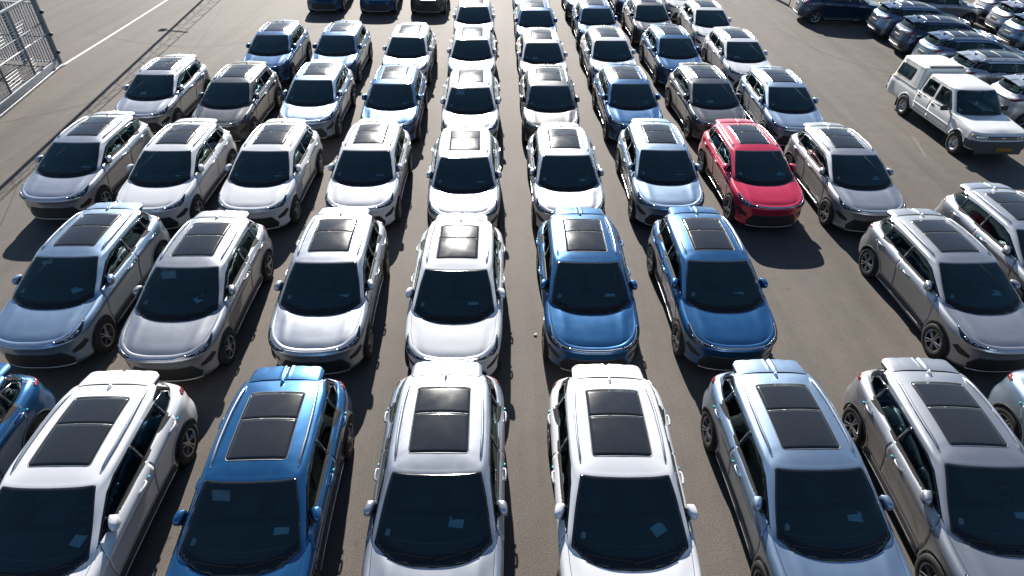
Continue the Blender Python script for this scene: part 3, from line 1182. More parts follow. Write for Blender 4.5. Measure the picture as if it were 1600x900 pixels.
    SWIN, SWR, KW = roundp(SWIN, .07), roundp(SWR, .07), roundp(KW, .07)
    v, f = NL.grid(2, 2)
    body = obj("body", mesh_from("pickup_body", v, shell_faces(v, f, [('arch', (AF, AZ, .43)), ('arch', (AR, AZ, .43))]), [wp]), root)
    v, f = NC.grid(2, 2)
    fk = shell_faces(v, f, [('top', inset(WS, .02)), ('side', inset(SWIN, .012)), ('side', inset(SWR, .012))])
    cabin = obj("cab", mesh_from("pickup_cab", v, fk, [wp]), root)
    n3 = NC.Nrm[::2, ::2].reshape(-1, 3)
    obj("cabin_lining", mesh_from("pickup_lining", v - n3 * .015, [q[::-1] for q in fk], [M['cabin']]), cabin)
    obj("hood", mesh_from("pickup_hood", hv, hf, [wp]), root)
    v, f = NK.grid(2, 2)
    can = obj("canopy", mesh_from("pickup_canopy", v, f, [cream]), root)
    for s, me in ((1, patch_mesh("canopy_window", [M['privacy'], M['frit']], side, KW, .006, .06, .012, inset(KW, .05))),):
        a = obj("canopy_window", me, can)
        b = obj("canopy_window", mirror_mesh(me), can)
    dk = MB()
    dk.box((0, 2.1, 1.30), (1.3, 1.4, .4), 0)
    obj("canopy_inside", dk.mesh("canopy_inside", [M['black']]), can)
    # dark strip whose colour stands for shade on the canopy's front face
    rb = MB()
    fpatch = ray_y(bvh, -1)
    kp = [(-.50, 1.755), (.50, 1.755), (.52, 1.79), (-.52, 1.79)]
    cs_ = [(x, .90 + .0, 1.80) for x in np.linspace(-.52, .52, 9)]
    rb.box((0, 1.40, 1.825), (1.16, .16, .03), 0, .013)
    obj("canopy_shade_strip", rb.mesh("canopy_shade_strip", [P("painted_shade_grey", (.045, .055, .075), .7)]), can)
    seam = MB()
    seam.tube([side((y, 1.085))[0] + Vector((.008, 0, 0)) for y in np.linspace(1.24, 2.86, 14)], .014, 6)
    both("canopy_seal", seam.mesh("canopy_seal", [P("aged_seal", (.34, .29, .21), .7)]), can)
    w = obj("windshield", patch_mesh("pickup_windshield", [M['glass'], M['frit']], screen, roundp(WS, .05), .005, .05, .012, inset(WS, .035)), root)
    for a, b in ((-.55, .05), (.02, .6)):
        wm = MB()
        wm.tube([screen((a + (b - a) * t, -1.10 + .04 * math.sin(math.pi * t) + .06 * abs(a + (b - a) * t)))[0] + Vector((0, -.012, .02)) for t in np.linspace(0, 1, 7)], .008, 6)
        obj("wiper", wm.mesh("wiper", [M['black']]), w)
    # doors
    for D, W, hy in (([(-.95, .52), (.275, .52), (.275, 1.085), (-.90, 1.085), (-1.02, .85)], SWIN, .14),
                     ([(.29, .52), (1.06, .52), (1.12, .75), (1.12, 1.085), (.29, 1.085)], SWR, .99)):
        dm = patch_mesh("pickup_door", [wp], side, roundp(inset(D, .004), .03), .004, .06, .006)
        gm = patch_mesh("pickup_door_gap", [M['gap']], side, roundp(inset(D, -.001), .03), .002, .06, .004)
        wm = patch_mesh("pickup_window", [M['privacy'], M['black']], side, W, .005, .05, .012, inset(W, .022))
        h = MB()
        p, nn_ = side((hy, .98))
        h.box(p + Vector((.012, 0, 0)), (.03, .17, .05), 0, .01)
        hm = h.mesh("pickup_handle", [M['black']])
        for g_ in ((lambda q: q), mirror_mesh):
            d = obj("door", g_(dm), root)
            obj("door_gap", g_(gm), d)
            obj("window", g_(wm), d)
            obj("door_handle", g_(hm), d)
    mo = patch_mesh("side_moulding", [wp], side, [(-1.05, .70), (1.12, .70), (1.12, .74), (-1.05, .74)], .014, .08, .014)
    both("side_moulding", mo)
    mi = MB()
    mi.box((1.0, -.66, 1.17), (.22, .12, .17), 0, .035)
    mi.tube([(.80, -.72, 1.11), (.90, -.70, 1.12)], .025, 6)
    both("side_mirror", mi.mesh("pickup_mirror", [M['black']]))
    # front
    fr = ray_y(BVHTree.FromPolygons([tuple(p) for p in NL.grid()[0]], NL.grid()[1]), -1)
    g = obj("grille", patch_mesh("pickup_grille", [M['black'], M['chrome']], fr, roundp([(-.50, .80), (.50, .80), (.48, .925), (-.48, .925)], .02), .010, .05, .02,
                                 inset([(-.50, .80), (.50, .80), (.48, .925), (-.48, .925)], .018)), root)
    bar = MB()
    bar.box((0, -2.378, .862), (.94, .012, .014), 0, .003)
    bar.box((0, -2.382, .862), (.13, .014, .045), 0, .01)
    obj("grille_bar", bar.mesh("grille_bar", [M['chrome']]), g)
    hl = patch_mesh("pickup_headlight", [P("clear_lamp", (.36, .40, .44), .08, metal=.35, coat=1), M['black']], fr,
                    roundp([(.53, .795), (.79, .81), (.79, .915), (.52, .925)], .02), .012, .05, .02, inset([(.53, .795), (.79, .81), (.79, .915), (.52, .925)], .014))
    both("headlight", hl)
    il = MB()
    il.box((.835, -2.17, .865), (.05, .10, .09), 0, .015)
    both("turn_signal", il.mesh("turn_signal", [P("amber_lamp", (.45, .25, .10), .15, coat=1)]))
    bu = MB()
    secs = []
    for x, y, yaw_ in [(-.90, -1.98, 0), (-.885, -2.18, 0), (-.80, -2.38, 0), (-.5, -2.455, 0), (0, -2.47, 0), (.5, -2.455, 0), (.80, -2.38, 0), (.885, -2.18, 0), (.90, -1.98, 0)]:
        secs.append([(x, y, .50), (x, y, .735), (x * .95, y * .95 if abs(y) > 2.2 else y, .745), (x * .93, y * .93, .50)])
    vv = [p for q in secs for p in q]
    ff = [(i * 4 + j, i * 4 + (j + 1) % 4, (i + 1) * 4 + (j + 1) % 4, (i + 1) * 4 + j) for i in range(len(secs) - 1) for j in range(4)]
    bu.add(vv, ff)
    bu.box((0, -2.40, .43), (1.45, .06, .16), 0, .02)
    fbm = obj("front_bumper", bu.mesh("front_bumper", [bump], angle=.6), root)
    pt = MB()
    pt.box((.10, -2.482, .535), (.52, .012, .115), 0, .004)
    obj("number_plate", pt.mesh("number_plate", [P("yellow_plate", (.30, .13, .015), .6)]), fbm)
    rbm = MB()
    rbm.box((0, 3.05, .56), (1.6, .12, .16), 0, .03)
    obj("rear_bumper", rbm.mesh("rear_bumper", [bump]), root)
    tl = MB()
    tl.box((.77, 3.0, .88), (.13, .06, .26), 0, .01)
    both("tail_lamp", tl.mesh("pickup_tail_lamp", [M['red']]))
    # arches, wheels, underside
    for yc in (AF, AR):
        ts = np.linspace(math.radians(-6), math.radians(186), 24)
        rp = [(yc + .455 * math.cos(t), AZ + .455 * math.sin(t)) for t in ts] + [(yc + .405 * math.cos(t), AZ + .405 * math.sin(t)) for t in ts[::-1]]
        both("arch_lip", patch_mesh("pickup_arch", [wp], side, rp, .006, .05, .03))
        fl = MB()
        fl.box((.76, yc + .47, .36), (.22, .02, .34), 0, .006)
        both("mud_flap", fl.mesh("mud_flap", [M['black']]))
    ty = MB()
    ty.lathe([(.10, .20), (.12, .225), (.122, .30), (.112, .350), (.085, .366), (0, .370), (-.085, .366), (-.112, .35), (-.122, .30), (-.11, .2)], 36)
    tym = ty.mesh("pickup_tyre", [M['tyre']])
    ri = MB()
    ri.lathe([(.105, .205), (.115, .212), (.10, .19), (.05, .17), (.045, .12), (.075, .085), (.075, .055), (.10, .05), (.10, .0)], 32, 0)
    for k in range(8):
        t = 2 * math.pi * k / 8
        ri.tube([(.046, .145 * math.cos(t), .145 * math.sin(t)), (.056, .145 * math.cos(t), .145 * math.sin(t))], .027, 10, 1)
    rim = ri.mesh("pickup_rim", [P("steel_rim", (.50, .51, .52), .35, metal=.8), M['black']], angle=.6)
    for s in (1, -1):
        for yc in (AF, AR):
            wh = obj("wheel", tym, root, (s * .775, yc, .37), (0, 0, 0 if s == 1 else math.pi))
            obj("rim", rim, wh)
    u = MB()
    u.box((0, .3, .50), (1.30, 4.9, .22), 0, .03)
    for yc in (AF, AR):
        u.box((0, yc, .68), (1.30, 1.0, .55), 0, .04)
    for s in (-1, 1):
        u.box((s * .70, -.1, .50), (.26, 1.9, .12), 0, .03)
    obj("underbody", u.mesh("pickup_underbody", [M['black']]), root)
    d = MB()
    d.box((0, -.85, 1.02), (1.45, .34, .14), 0, .04)
    obj("dashboard", d.mesh("pickup_dashboard", [M['cabin']]), root)
    sw = MB()
    Rw = Matrix.Rotation(math.radians(55), 4, 'X')
    sw.tube([Rw @ Vector((.19 * math.cos(t), .19 * math.sin(t), 0)) + Vector((.36, -.58, 1.06)) for t in np.linspace(0, 2 * math.pi, 25)], .016, 8, cap=False)
    obj("steering_wheel", sw.mesh("pickup_steering_wheel", [M['cabin']]), root)
    for x, y in ((.36, .0), (-.36, .0)):
        st = MB()
        st.box((x, y, .92), (.5, .5, .14), 0, .05)
        st.box((x, y + .28, 1.16), (.48, .13, .52), 0, .05, Matrix.Rotation(math.radians(-12), 4, 'X'))
        st.box((x, y + .36, 1.47), (.25, .10, .15), 0, .04)
        obj("seat", st.mesh("pickup_seat", [M['seat']]), root)
    rs = MB()
    rs.box((0, .95, 1.15), (1.3, .14, .5), 0, .05)
    obj("rear_seat", rs.mesh("pickup_rear_seat", [M['seat']]), root)
    tag(root, "white double-cab pickup truck with a hard canopy over its bed and yellow plate", "pickup")
    return root


build_pickup((14.98, 20.72, 0), math.radians(2.0))

# ------------------------------------------------------------------ THE PARKED CROSSOVERS
GF = "crossovers parked in nose-to-tail columns"
GR = "crossovers parked side by side with their tails to the lane"
# key: (x, y, yaw degrees, colour, label, group)
CARS = {
 'R1c0': (-8.62, 5.38, 3.0, 'blue', "azure blue crossover at the left edge of the front row, only its tail quarter showing", GF),
 'R1c1': (-6.17, 5.26, 2.03, 'white', "white crossover in the front row, between two blue ones", GF),
 'R1c2': (-3.52, 5.42, 2.73, 'blue', "azure blue crossover in the front row with a white sheet behind its windshield", GF),
 'R1c3': (-1.00, 5.59, 1.3, 'silver', "silver crossover in the front row, between the blue one and a white one", GF),
 'R1c4': (1.60, 5.59, .72, 'white', "white crossover in the front row, between a silver one and a pale blue one", GF),
 'R1c5': (4.34, 5.77, 1.77, 'ice', "pale ice-blue crossover in the front row, its windshield whole in view", GF),
 'R1c6': (6.80, 5.87, -1.19, 'grey', "grey-silver crossover in the front row, its windshield cut by the right edge", GF),
 'R1c7': (9.42, 5.91, -1.6, 'ice', "pale blue crossover at the front row's right edge, only its tail quarter showing", GF),
 'R2c1': (-8.98, 10.60, 2.17, 'ice', "pale blue crossover at the left end of the second row", GF),
 'R2c2': (-6.44, 10.31, 2.17, 'grey', "grey-silver crossover in the second row with a white sheet behind its windshield", GF),
 'R2c3': (-3.76, 10.55, 2.49, 'silver', "silver crossover in the second row, directly left of the white one", GF),
 'R2c4': (-1.12, 10.38, .97, 'white', "white crossover in the second row with the sun glaring in its sunroof", GF),
 'R2c5': (1.53, 10.72, 1.22, 'blue', "azure blue crossover in the second row, beside the white one", GF),
 'R2c6': (4.19, 10.85, 1.48, 'blue', "azure blue crossover in the second row, right of its blue twin", GF),
 'R2c8': (9.35, 10.93, 2.7, 'grey', "grey-silver crossover right of the empty bay in the second row", GF),
 'R2c9': (11.79, 12.28, 2.21, 'silver', "silver crossover at the second row's right edge, set back, its nose out of frame", GF),
 'R3c1': (-11.75, 15.90, 1.62, 'silver', "silver crossover at the left end of the third row", GF),
 'R3c2': (-9.13, 15.48, 2.14, 'white', "leftmost of three white crossovers side by side in the third row", GF),
 'R3c3': (-6.59, 15.57, 1.42, 'white', "middle one of three white crossovers side by side in the third row", GF),
 'R3c4': (-3.94, 15.71, 1.7, 'white', "rightmost of three white crossovers side by side in the third row", GF),
 'R3c5': (-1.32, 15.41, 2.46, 'silver', "silver crossover in the third row, left one of two at the middle aisle", GF),
 'R3c6': (1.37, 15.62, 1.92, 'silver', "silver crossover in the third row, between a silver one and a pale blue one", GF),
 'R3c7': (4.03, 16.04, .25, 'ice', "pale ice-blue crossover in the third row, just left of the red one", GF),
 'R3c8': (6.59, 16.11, 1.8, 'red', "red crossover, the only red car in the lot", GF),
 'R3c9': (9.14, 15.95, .89, 'grey', "grey-silver crossover just right of the red one", GF),
 'R4a': (-12.10, 21.24, 1.87, 'silver', "silver crossover at the left end of the fourth row", GF),
 'R4b': (-9.36, 20.64, 1.37, 'dark', "dark grey crossover in the fourth row, second from its left end", GF),
 'R4c': (-6.73, 20.99, 2.06, 'ice', "pale ice-blue crossover in the fourth row, between a dark grey one and a blue one", GF),
 'R4d': (-4.07, 20.76, 2.02, 'blue', "azure blue crossover in the fourth row, directly left of the white one", GF),
 'R4e': (-1.48, 20.54, 2.38, 'white', "white crossover in the fourth row with a pale sheet behind its windshield", GF),
 'R4f': (1.13, 20.83, 1.33, 'dark', "dark grey crossover in the fourth row, directly right of the white one", GF),
 'R4g': (3.83, 21.14, 2.38, 'blue', "azure blue crossover in the fourth row, between two dark grey ones", GF),
 'R4h': (6.57, 21.33, 2.95, 'dark', "dark grey crossover in the fourth row, directly behind the red one", GF),
 'R4i': (9.06, 21.08, .6, 'ice', "pale ice-blue crossover at the right end of the fourth row", GF),
 'R5a': (-9.67, 26.01, 2.04, 'blue', "azure blue crossover at the left end of the fifth row", GF),
 'R5b': (-7.08, 26.10, 1.5, 'blue', "azure blue crossover in the fifth row, second from its left end", GF),
 'R5c': (-4.29, 26.00, 1.19, 'white', "white crossover in the fifth row, right of two blue ones", GF),
 'R5d': (-1.75, 25.81, 2.01, 'white', "white crossover in the fifth row, left of the middle aisle", GF),
 'R5e': (1.01, 25.55, 2.14, 'white', "white crossover in the fifth row, directly behind a dark grey one", GF),
 'R5f': (3.72, 26.00, 2.35, 'white', "white crossover in the fifth row, directly left of the blue one", GF),
 'R5g': (6.37, 26.48, 2.72, 'blue', "azure blue crossover in the fifth row, between two white ones", GF),
 'R5h': (8.98, 26.15, 1.92, 'white', "white crossover at the right end of the fifth row", GF),
 'R6a': (-10.1, 36.78, 2.0, 'blue', "azure blue crossover at the back left, leftmost of three at the top edge", GF),
 'R6b': (-7.33, 36.70, 2.0, 'blue', "azure blue crossover at the back left, middle one of three at the top edge", GF),
 'R6c': (-4.69, 36.75, 2.0, 'dark', "dark grey crossover at the top edge, right of two blue ones", GF),
 'R6d': (-1.97, 30.93, 2.3, 'white', "white crossover in the sixth row left of the middle aisle", GF),
 'R6e': (.85, 30.45, 1.54, 'blue', "azure blue crossover in the sixth row, directly right of the middle aisle", GF),
 'R6f': (3.65, 31.00, .71, 'blue', "azure blue crossover in the sixth row, between a blue one and a dark grey one", GF),
 'R6g': (6.23, 31.74, 1.57, 'dark', "dark grey crossover in the sixth row, left of the white end car", GF),
 'R6h': (8.85, 31.02, .84, 'white', "white crossover at the right end of the sixth row", GF),
 'R7e': (.72, 35.65, 1.5, 'blue', "azure blue crossover at the top edge, directly right of the middle aisle", GF),
 'R7f': (3.42, 36.00, 1.0, 'silver', "silver crossover at the top edge, only its nose showing behind a blue one", GF),
 'R7g': (6.05, 36.75, 1.5, 'blue', "azure blue crossover at the top edge, only its nose showing behind a dark one", GF),
 'R7h': (8.55, 36.10, 1.0, 'white', "white crossover at the top edge, only its nose showing behind the white end car", GF),
 'X': (16.86, 35.20, 84.8, 'navy', "dark blue crossover alone side-on at the top edge, left of the tail-on group", None),
 'G0': (21.90, 35.25, 89.0, 'grey', "grey-silver crossover seen tail-on, farthest of the near column at the top edge", GR),
 'G1': (19.55, 32.35, 88.0, 'steel', "blue-grey crossover seen tail-on, just beyond the dark blue one", GR),
 'G2': (19.44, 29.74, 86.0, 'navy', "dark blue crossover seen tail-on between two blue-grey ones", GR),
 'G3': (19.24, 27.27, 89.0, 'steel', "blue-grey crossover seen tail-on, just beyond the silver one by the pickup's canopy", GR),
 'G4': (18.98, 24.59, 89.2, 'silver', "silver crossover seen tail-on, directly beside the pickup's canopy", GR),
 'G5': (19.08, 21.81, 88.0, 'silver', "silver crossover seen tail-on beside the pickup's cab at the right edge", GR),
 'H0': (26.50, 35.50, 87.0, 'silver', "silver crossover at the top right corner, mostly out of frame", GR),
 'H1': (25.72, 32.90, 87.0, 'silver', "silver crossover of the far right column, just below the corner car", GR),
 'H2': (24.90, 30.50, 87.0, 'steel', "blue-grey crossover of the far right column, nearest one in view", GR),
}
INSIDE = ('cabin_lining', 'seat', 'rear_seat', 'steering_wheel')
ROOTS = {}
for i, (k, (x, y, a, colr, lab, grp)) in enumerate(CARS.items()):
    ROOTS[k] = place_car(i == 0, x, y, a, colr, lab, grp)

# slips of paper on the dashboards and sheets behind the windshields
SLIPS = {
 'R1c1': (.457, -.736, 80), 'R1c2': (.429, -.70, 4), 'R1c3': (.277, -.709, -8), 'R1c4': (.446, -.762, 32), 'R1c5': (.473, -.70, -8), 'R1c6': (.438, -.70, -14),
 'R2c1': (.254, -.718, 40), 'R2c2': (.265, -.66, 45), 'R2c3': (.378, -.66, -20), 'R2c4': (.347, -.68, 3), 'R2c5': (.429, -.68, 3), 'R2c6': (.417, -.65, -14),
 'R2c8': (.555, -.66, -10), 'R3c1': (.294, -.66, 5), 'R3c2': (.319, -.64, 30), 'R3c3': (.37, -.64, 6), 'R3c4': (.375, -.65, 0), 'R3c5': (.433, -.65, 2),
 'R3c6': (.436, -.66, 30), 'R3c7': (.436, -.64, 2), 'R3c8': (.60, -.66, -10), 'R3c9': (.56, -.65, 0), 'R4a': (-.375, -.65, 4), 'R4b': (.368, -.62, 0),
 'R4d': (.427, -.64, 12), 'R4f': (.452, -.64, 0), 'R4g': (.50, -.62, 0), 'R4h': (-.03, -.63, 0), 'R5e': (-.275, -.60, 0), 'R5f': (.50, -.60, 0), 'R5h': (-.22, -.60, 0),
}
NEAR = {
 'R1c1': "the left white front-row car", 'R1c2': "the blue front-row car", 'R1c3': "the silver front-row car", 'R1c4': "the second white front-row car",
 'R1c5': "the pale blue front-row car", 'R1c6': "the grey front-row car", 'R2c1': "the pale blue second-row car", 'R2c2': "the second-row grey car left of silver",
 'R2c3': "the silver second-row car", 'R2c4': "the white second-row car", 'R2c5': "the left blue second-row car", 'R2c6': "the right blue second-row car",
 'R2c8': "the grey car right of the empty bay", 'R3c1': "the silver third-row end car", 'R3c2': "the leftmost white third-row car", 'R3c3': "the middle white third-row car",
 'R3c4': "the rightmost white third-row car", 'R3c5': "the left silver third-row car", 'R3c6': "the right silver third-row car", 'R3c7': "the pale blue car beside the red",
 'R3c8': "the red car", 'R3c9': "the grey car right of the red one", 'R4a': "the silver fourth-row end car", 'R4b': "the leftmost dark grey car", 'R4d': "the blue car left of fourth-row white",
 'R4f': "the dark grey car behind the silver one", 'R4g': "the blue car between two dark grey ones", 'R4h': "the dark grey car behind the red one", 'R5e': "the white fifth-row car right of aisle",
 'R5f': "the fifth-row white left of blue", 'R5h': "the white fifth-row end car",
}
slip_me = None
for k, (sx, sy, rot) in SLIPS.items():
    if slip_me is None:
        b = MB()
        b.add([(-.10, -.075, 0), (0, -.075, .006), (.10, -.075, .002), (.10, .075, .003), (0, .075, .010), (-.10, .075, .001)], [(0, 1, 4, 5), (1, 2, 3, 4)])
        b.add([(-.10, -.075, -.0015), (0, -.075, .0045), (.10, -.075, .0005), (.10, .075, .0015), (0, .075, .0085), (-.10, .075, -.0005)], [(5, 4, 1, 0), (4, 3, 2, 1)])
        slip_me = b.mesh("paper_slip", [M['slip']], smooth=False)
    r = ROOTS[k]
    Rz = Matrix.Rotation(r.rotation_euler.z, 3, 'Z')
    p = Rz @ Vector((sx, sy, .990)) + r.location
    o = obj("paper_slip", slip_me, None, p, (math.radians(9), 0, r.rotation_euler.z + math.radians(rot)))
    tag(o, "pale blue paper slip on the dashboard of " + NEAR[k], "paper", "paper slips on dashboards")
SHEETS = {
 'R1c2': ([(-.50, -.36), (-.24, -.385), (-.22, -.52), (-.46, -.50)], "white paper sheet at the top of the blue front-row car's windshield"),
 'R2c2': ([(-.48, -.34), (-.20, -.32), (-.14, -.50), (-.41, -.52)], "white paper sheet at the top of the grey second-row car's windshield"),
 'R4e': ([(-.46, -.32), (-.20, -.32), (-.19, -.58), (-.47, -.56)], "pale paper sheet at the top of the white fourth-row car's windshield"),
 'R2c1': ([(-.45, -.35), (-.25, -.34), (-.23, -.42), (-.43, -.43)], "faint paper sheet behind the pale blue second-row car's windshield top"),
}
for k, (q, lab) in SHEETS.items():
    r = ROOTS[k]
    o = obj("paper_sheet", patch_mesh("paper_sheet", [M['sheet']], SCREEN, q, -.014, .06, .002), None, r.location, (0, 0, r.rotation_euler.z))
    tag(o, lab, "paper", "paper sheets behind windshields")


# ------------------------------------------------------------------ GROUND
def asphalt():
    m, nt, b = new_mat("worn_asphalt")
    L = nt.links.new
    N = nt.nodes.new
    tc = N("ShaderNodeTexCoord")

    def noise(scale, detail=4, rough=.6, vec=None):
        n = N("ShaderNodeTexNoise")
        n.inputs['Scale'].default_value = scale
        n.inputs['Detail'].default_value = detail
        n.inputs['Roughness'].default_value = rough
        L(vec or tc.outputs['Object'], n.inputs['Vector'])
        return n.outputs['Fac']

    def ramp(fac, stops):
        r = N("ShaderNodeValToRGB")
        e = r.color_ramp.elements
        e[0].position, e[0].color = stops[0][0], (*stops[0][1], 1)
        e[1].position, e[1].color = stops[-1][0], (*stops[-1][1], 1)
        for p, c in stops[1:-1]:
            x = e.new(p)
            x.color = (*c, 1)
        L(fac, r.inputs[0])
        return r.outputs[0]

    def mixc(kind, fac, a, b_):
        x = N("ShaderNodeMix")
        x.data_type = 'RGBA'
        x.blend_type = kind
        x.inputs['Factor'].default_value = fac
        L(a, x.inputs['A'])
        L(b_, x.inputs['B'])
        return x.outputs['Result']
    big = ramp(noise(.11, 5, .62), [(.3, (.099, .085, .075)), (.5, (.114, .099, .087)), (.7, (.132, .116, .103))])
    mp = N("ShaderNodeMapping")
    mp.inputs['Scale'].default_value = (1.3, .06, 1)
    mp.inputs['Rotation'].default_value = (0, 0, math.radians(-4))
    L(tc.outputs['Object'], mp.inputs[0])
    streak = ramp(noise(1.0, 4, .55, mp.outputs[0]), [(.34, (.80, .80, .80)), (.5, (1, 1, 1)), (.68, (1.10, 1.09, 1.08))])
    mid = ramp(noise(1.7, 6, .7), [(.3, (.86, .86, .86)), (.55, (1, 1, 1)), (.75, (1.1, 1.1, 1.1))])
    grain = ramp(noise(42, 3, .75), [(.28, (.36, .36, .36)), (.45, (.88, .88, .88)), (.60, (1.12, 1.12, 1.11)), (.74, (2.4, 2.3, 2.2))])
    spots = ramp(noise(3.4, 2, .4), [(.18, (.45, .44, .44)), (.27, (1, 1, 1))])
    c = mixc('MULTIPLY', 1, big, streak)
    c = mixc('MULTIPLY', 1, c, mid)
    c = mixc('MULTIPLY', 1, c, grain)
    c = mixc('MULTIPLY', .7, c, spots)
    L(c, b.inputs['Base Color'])
    b.inputs['Roughness'].default_value = .76
    b.inputs['Specular IOR Level'].default_value = .40
    bp = N("ShaderNodeBump")
    bp.inputs['Strength'].default_value = .45
    bp.inputs['Distance'].default_value = .012
    L(noise(55, 3, .7), bp.inputs['Height'])
    L(bp.outputs[0], b.inputs['Normal'])
    return m


g = MB()
g.add([(-900, -300, 0), (900, -300, 0), (900, 1500, 0), (-900, 1500, 0)], [(0, 1, 2, 3)])
gr = obj("ground", g.mesh("ground", [asphalt()], smooth=False))
gr['kind'] = 'structure'


def strip(name, pts, w, z, mat, jitter=0.):
    rnd = random.Random(len(pts) + int(pts[0][0] * 10))
    b = MB()
    P_ = curve([(x, y, 0) for x, y in pts], max(8, len(pts) * 8))
    vv = []
    for i, p in enumerate(P_):
        d = P_[min(i + 1, len(P_) - 1)] - P_[max(i - 1, 0)]
        d = d / (np.linalg.norm(d) + 1e-9)
        nrm = np.array([-d[1], d[0], 0])
        p = p + nrm * rnd.uniform(-jitter, jitter)
        ww = w * (1 + rnd.uniform(-.25, .25) * (1 if jitter else 0))
        vv += [tuple(p + nrm * ww / 2 + np.array([0, 0, z])), tuple(p - nrm * ww / 2 + np.array([0, 0, z]))]
    b.add(vv, [(2 * i, 2 * i + 1, 2 * i + 3, 2 * i + 2) for i in range(len(P_) - 1)])
    o = obj(name, b.mesh(name, [mat], smooth=False))
    o['kind'] = 'structure'
    return o


strip("road_marking", [(-18.80, 26.30), (-18.98, 30.0), (-19.20, 34.0), (-19.55, 40.0), (-20.4, 56.0)], .13, .004,
      P("white_road_paint", (.72, .70, .66), .6, noise=.12, nscale=6))
tar = P("tar_seam", (.045, .041, .039), .75, noise=.3, nscale=8)
for q in ([(-15.9, 36.0), (-14.6, 30.0), (-14.0, 25.5), (-13.9, 22.4)], [(-18.3, 19.5), (-15.6, 22.0), (-13.0, 29.0), (-12.6, 34.0)],
          [(-20.5, 31.0), (-17.2, 29.4), (-14.2, 28.9), (-11.0, 30.8)], [(-12.6, 8.5), (-12.9, 12.5), (-14.4, 16.5)],
          [(-11.6, 30.6), (-9.0, 33.0), (-6.2, 33.4), (-3.6, 32.6)], [(13.2, 33.5), (14.6, 28.6), (16.2, 26.6)]):
    strip("tar_seam", q, .035, .0035, tar, .012)
strip("scuff_mark", [(13.60, 20.35), (13.48, 19.7), (13.25, 18.8)], .10, .003, P("pale_scuff", (.15, .136, .125), .8, noise=.3, nscale=9), .02)

sc_ = MB()
sc_.box((0, 0, .025), (.09, .07, .05), 0, .015, Matrix.Rotation(.5, 4, 'Z') @ Matrix.Rotation(.3, 4, 'X'))
sc_.box((.03, .02, .045), (.06, .05, .03), 0, .01, Matrix.Rotation(1.1, 4, 'Z'))
o = obj("crumpled_paper", sc_.mesh("crumpled_paper", [M['sunlit_and_litter_white']], smooth=False), None, (.50, 9.86, 0))
o.scale = (.62, .62, .62)
tag(o, "small white crumpled paper lying on the asphalt left of the blue second-row car", "litter")

# ------------------------------------------------------------------ FENCES AT THE LEFT
GALV = P("galvanised_steel", (.62, .65, .67), .5, metal=.4, noise=.15, nscale=5)
STEEL = P("weathered_grey_steel", (.20, .23, .26), .5, metal=.3, noise=.2, nscale=4)
pb = Vector((-18.83, 26.07, 0))
dg = Vector((-17.867 + 18.83, 20.773 - 26.07, 0)).normalized()          # along the gate, towards the camera
root = empty("sliding_gate", pb)
LG = 9.0
HG = 2.75
b = MB()
pz = lambda t, z, off=0.: tuple(dg * t + Vector((dg.y, -dg.x, 0)) * off + Vector((0, 0, z)))
b.box(pz(0, HG / 2, 0), (.16, .16, HG), 0, .012)
b.box(pz(0, .02, 0), (.30, .30, .04), 0, .006)
obj("end_post", b.mesh("gate_end_post", [STEEL]), root)
ang = math.atan2(dg.y, dg.x)
Rg = Matrix.Rotation(ang, 4, 'Z')
b = MB()
b.box(pz(LG / 2, .20), (LG, .10, .30), 0, .01, Rg)
obj("bottom_beam", b.mesh("gate_beam", [STEEL]), root)
b = MB()
b.box(pz(LG / 2, .06, -.09), (LG, .03, .05), 0, .004, Rg)
obj("guide_rail", b.mesh("guide_rail", [GALV]), root)
for z, w, m_ in ((HG - .05, .09, STEEL), (1.72, .05, STEEL), (1.30, .045, GALV)):
    b = MB()
    b.box(pz(LG / 2, z, .01), (LG, w, w), 0, .006, Rg)
    obj("cross_rail", b.mesh("cross_rail", [m_]), root)
for t in (2.10, 4.14, 6.2, 8.3):
    b = MB()
    b.box(pz(t, HG / 2 + .15, .0), (.065, .065, HG - .30), 0, .006, Rg)
    obj("upright", b.mesh("gate_upright", [STEEL]), root)
b = MB()
z = .45
while z < HG - .1:
    b.tube([pz(0, z, .035), pz(LG, z, .035)], .008, 6)
    z += .105
for t in np.arange(.25, LG, .25):
    b.tube([pz(t, .35, .045), pz(t, HG - .08, .045)], .005, 5)
o = obj("mesh_wire", b.mesh("gate_wires", [GALV]), root)
o['kind'] = 'stuff'
b = MB()
for z in (.55, 1.25, 2.1):
    b.box(pz(-.02, z, -.12), (.10, .12, .12), 0, .02)
obj("guide_roller", b.mesh("guide_roller", [M['black']]), root)
tag(root, "grey steel sliding gate of horizontal wires with a deep bottom beam at the left edge", "gate")

root = empty("picket_fence", (-19.0, 26.15, 0))
df = Vector((-1, .10, 0)).normalized()
af = math.atan2(df.y, df.x)
Rf = Matrix.Rotation(af, 4, 'Z')
LF = 12.0
fz = lambda t, z, off=0.: tuple(df * t + Vector((-df.y, df.x, 0)) * off + Vector((0, 0, z)))
for z, w, m_ in ((2.42, .06, GALV), (2.62, .08, STEEL), (.14, .05, GALV), (1.15, .05, STEEL)):
    b = MB()
    b.box(fz(LF / 2, z), (LF, w, w), 0, .006, Rf)
    obj("cross_rail", b.mesh("fence_rail", [m_]), root)
for t in (1.45, 4.0, 6.6, 9.2, 11.8):
    b = MB()
    b.box(fz(t, 1.35, -.04), (.14, .10, 2.7), 0, .01, Rf)
    obj("upright", b.mesh("fence_upright", [STEEL]), root)
b = MB()
for t in np.arange(.12, LF, .125):
    b.box(fz(t, 1.28, .02), (.034, .022, 2.28), 0, 0, Rf)
o = obj("picket_panel", b.mesh("fence_pickets", [STEEL], smooth=False), root)
o['kind'] = 'stuff'
tag(root, "grey steel picket fence running left behind the sliding gate", "fence")

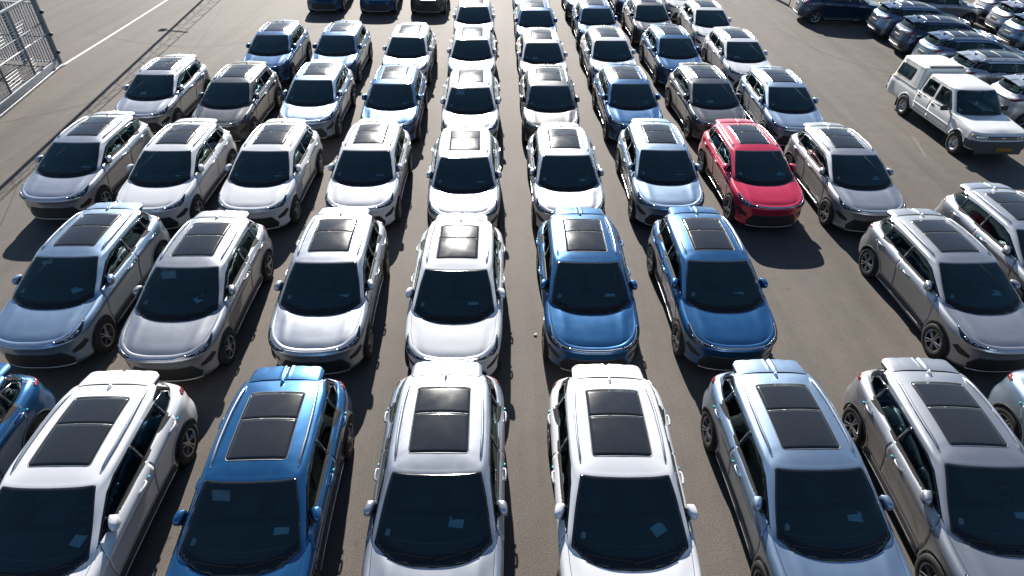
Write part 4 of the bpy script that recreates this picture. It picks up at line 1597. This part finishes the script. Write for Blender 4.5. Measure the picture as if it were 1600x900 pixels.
# dark low rail at the top edge on the right
root = empty("barrier_rail", (15.40, 38.15, 0))
b = MB()
b.tube([(0, 0, .05), (-.21, 1.43, .05), (-.7, 4.8, .05)], .035, 8)
obj("bottom_bar", b.mesh("barrier_bottom_bar", [STEEL]), root)
b = MB()
b.tube([(0, 0, 1.05), (-.21, 1.43, 1.05), (-.7, 4.8, 1.05)], .03, 8)
obj("top_bar", b.mesh("barrier_top_bar", [STEEL]), root)
for t in (0, .36, .72, 1.0):
    b = MB()
    b.tube([(-.7 * t, 4.8 * t, 0), (-.7 * t, 4.8 * t, 1.06)], .028, 8)
    obj("upright", b.mesh("barrier_upright", [STEEL]), root)
tag(root, "dark low barrier rail at the top edge left of the lone dark blue car", "barrier")

# ------------------------------------------------------------------ LATTICE JIB above the frame, whose laced shadow crosses the lane
root = empty("lattice_jib", (-19.1, 52.0, 0))
J0 = Vector((-15.20, 22.0, 4.6))
J1 = Vector((-18.75, 48.3, 4.6))
jd = (J1 - J0).normalized()
jn = Vector((jd.y, -jd.x, 0))
JL = (J1 - J0).length
def jp(k, t):
    w = .16 + 1.05 * t / JL if t < 9 else .48 + .026 * (t - 9)
    w = .30 + .028 * t
    q = J0 + jd * t - Vector((-19.1, 52.0, 0))
    return q + (jn * w if k == 1 else jn * 0) + Vector((0, 0, .0 if k < 2 else .5)) + (jn * w * .5 if k == 2 else jn * 0)
for k, r in ((0, .08), (1, .022), (2, .012)):
    b = MB()
    b.tube([jp(k, t) for t in np.linspace(0, JL + 6, 20)], r, 8)
    obj("chord", b.mesh("jib_chord", [GALV]), root)
b = MB()
nb = 46
for i in range(nb):
    t0, t1 = (JL + 4) * i / nb, (JL + 4) * (i + 1) / nb
    b.tube([jp(i % 2, t0), jp(1 - i % 2, t1)], .010, 5)
    b.tube([jp(2, t0), jp(i % 2, t1)], .006, 5)
obj("lacing", b.mesh("jib_lacing", [GALV]), root)
b = MB()
b.tube([jp(0, 17.8) + jn * -.1, jp(1, 17.4) + jn * .12], .05, 8)
obj("cross_bar", b.mesh("jib_cross_bar", [STEEL]), root)
b = MB()
b.box(jp(0, 17.9) + jn * -.38, (.34, .22, .2), 0, .04)
b.tube([jp(0, 17.9) + jn * -.3, jp(0, 17.8)], .03, 6)
obj("floodlight", b.mesh("floodlight", [M['black']]), root)
b = MB()
b.tube([(0, 0, 0), (0, 0, 5.4)], .16, 10)
b.tube([(.9, .1, 0), (.9, .1, 5.4)], .10, 10)
obj("mast", b.mesh("jib_mast", [STEEL]), root)
tag(root, "long lattice jib above the top edge casting the laced shadow on the left lane", "jib")
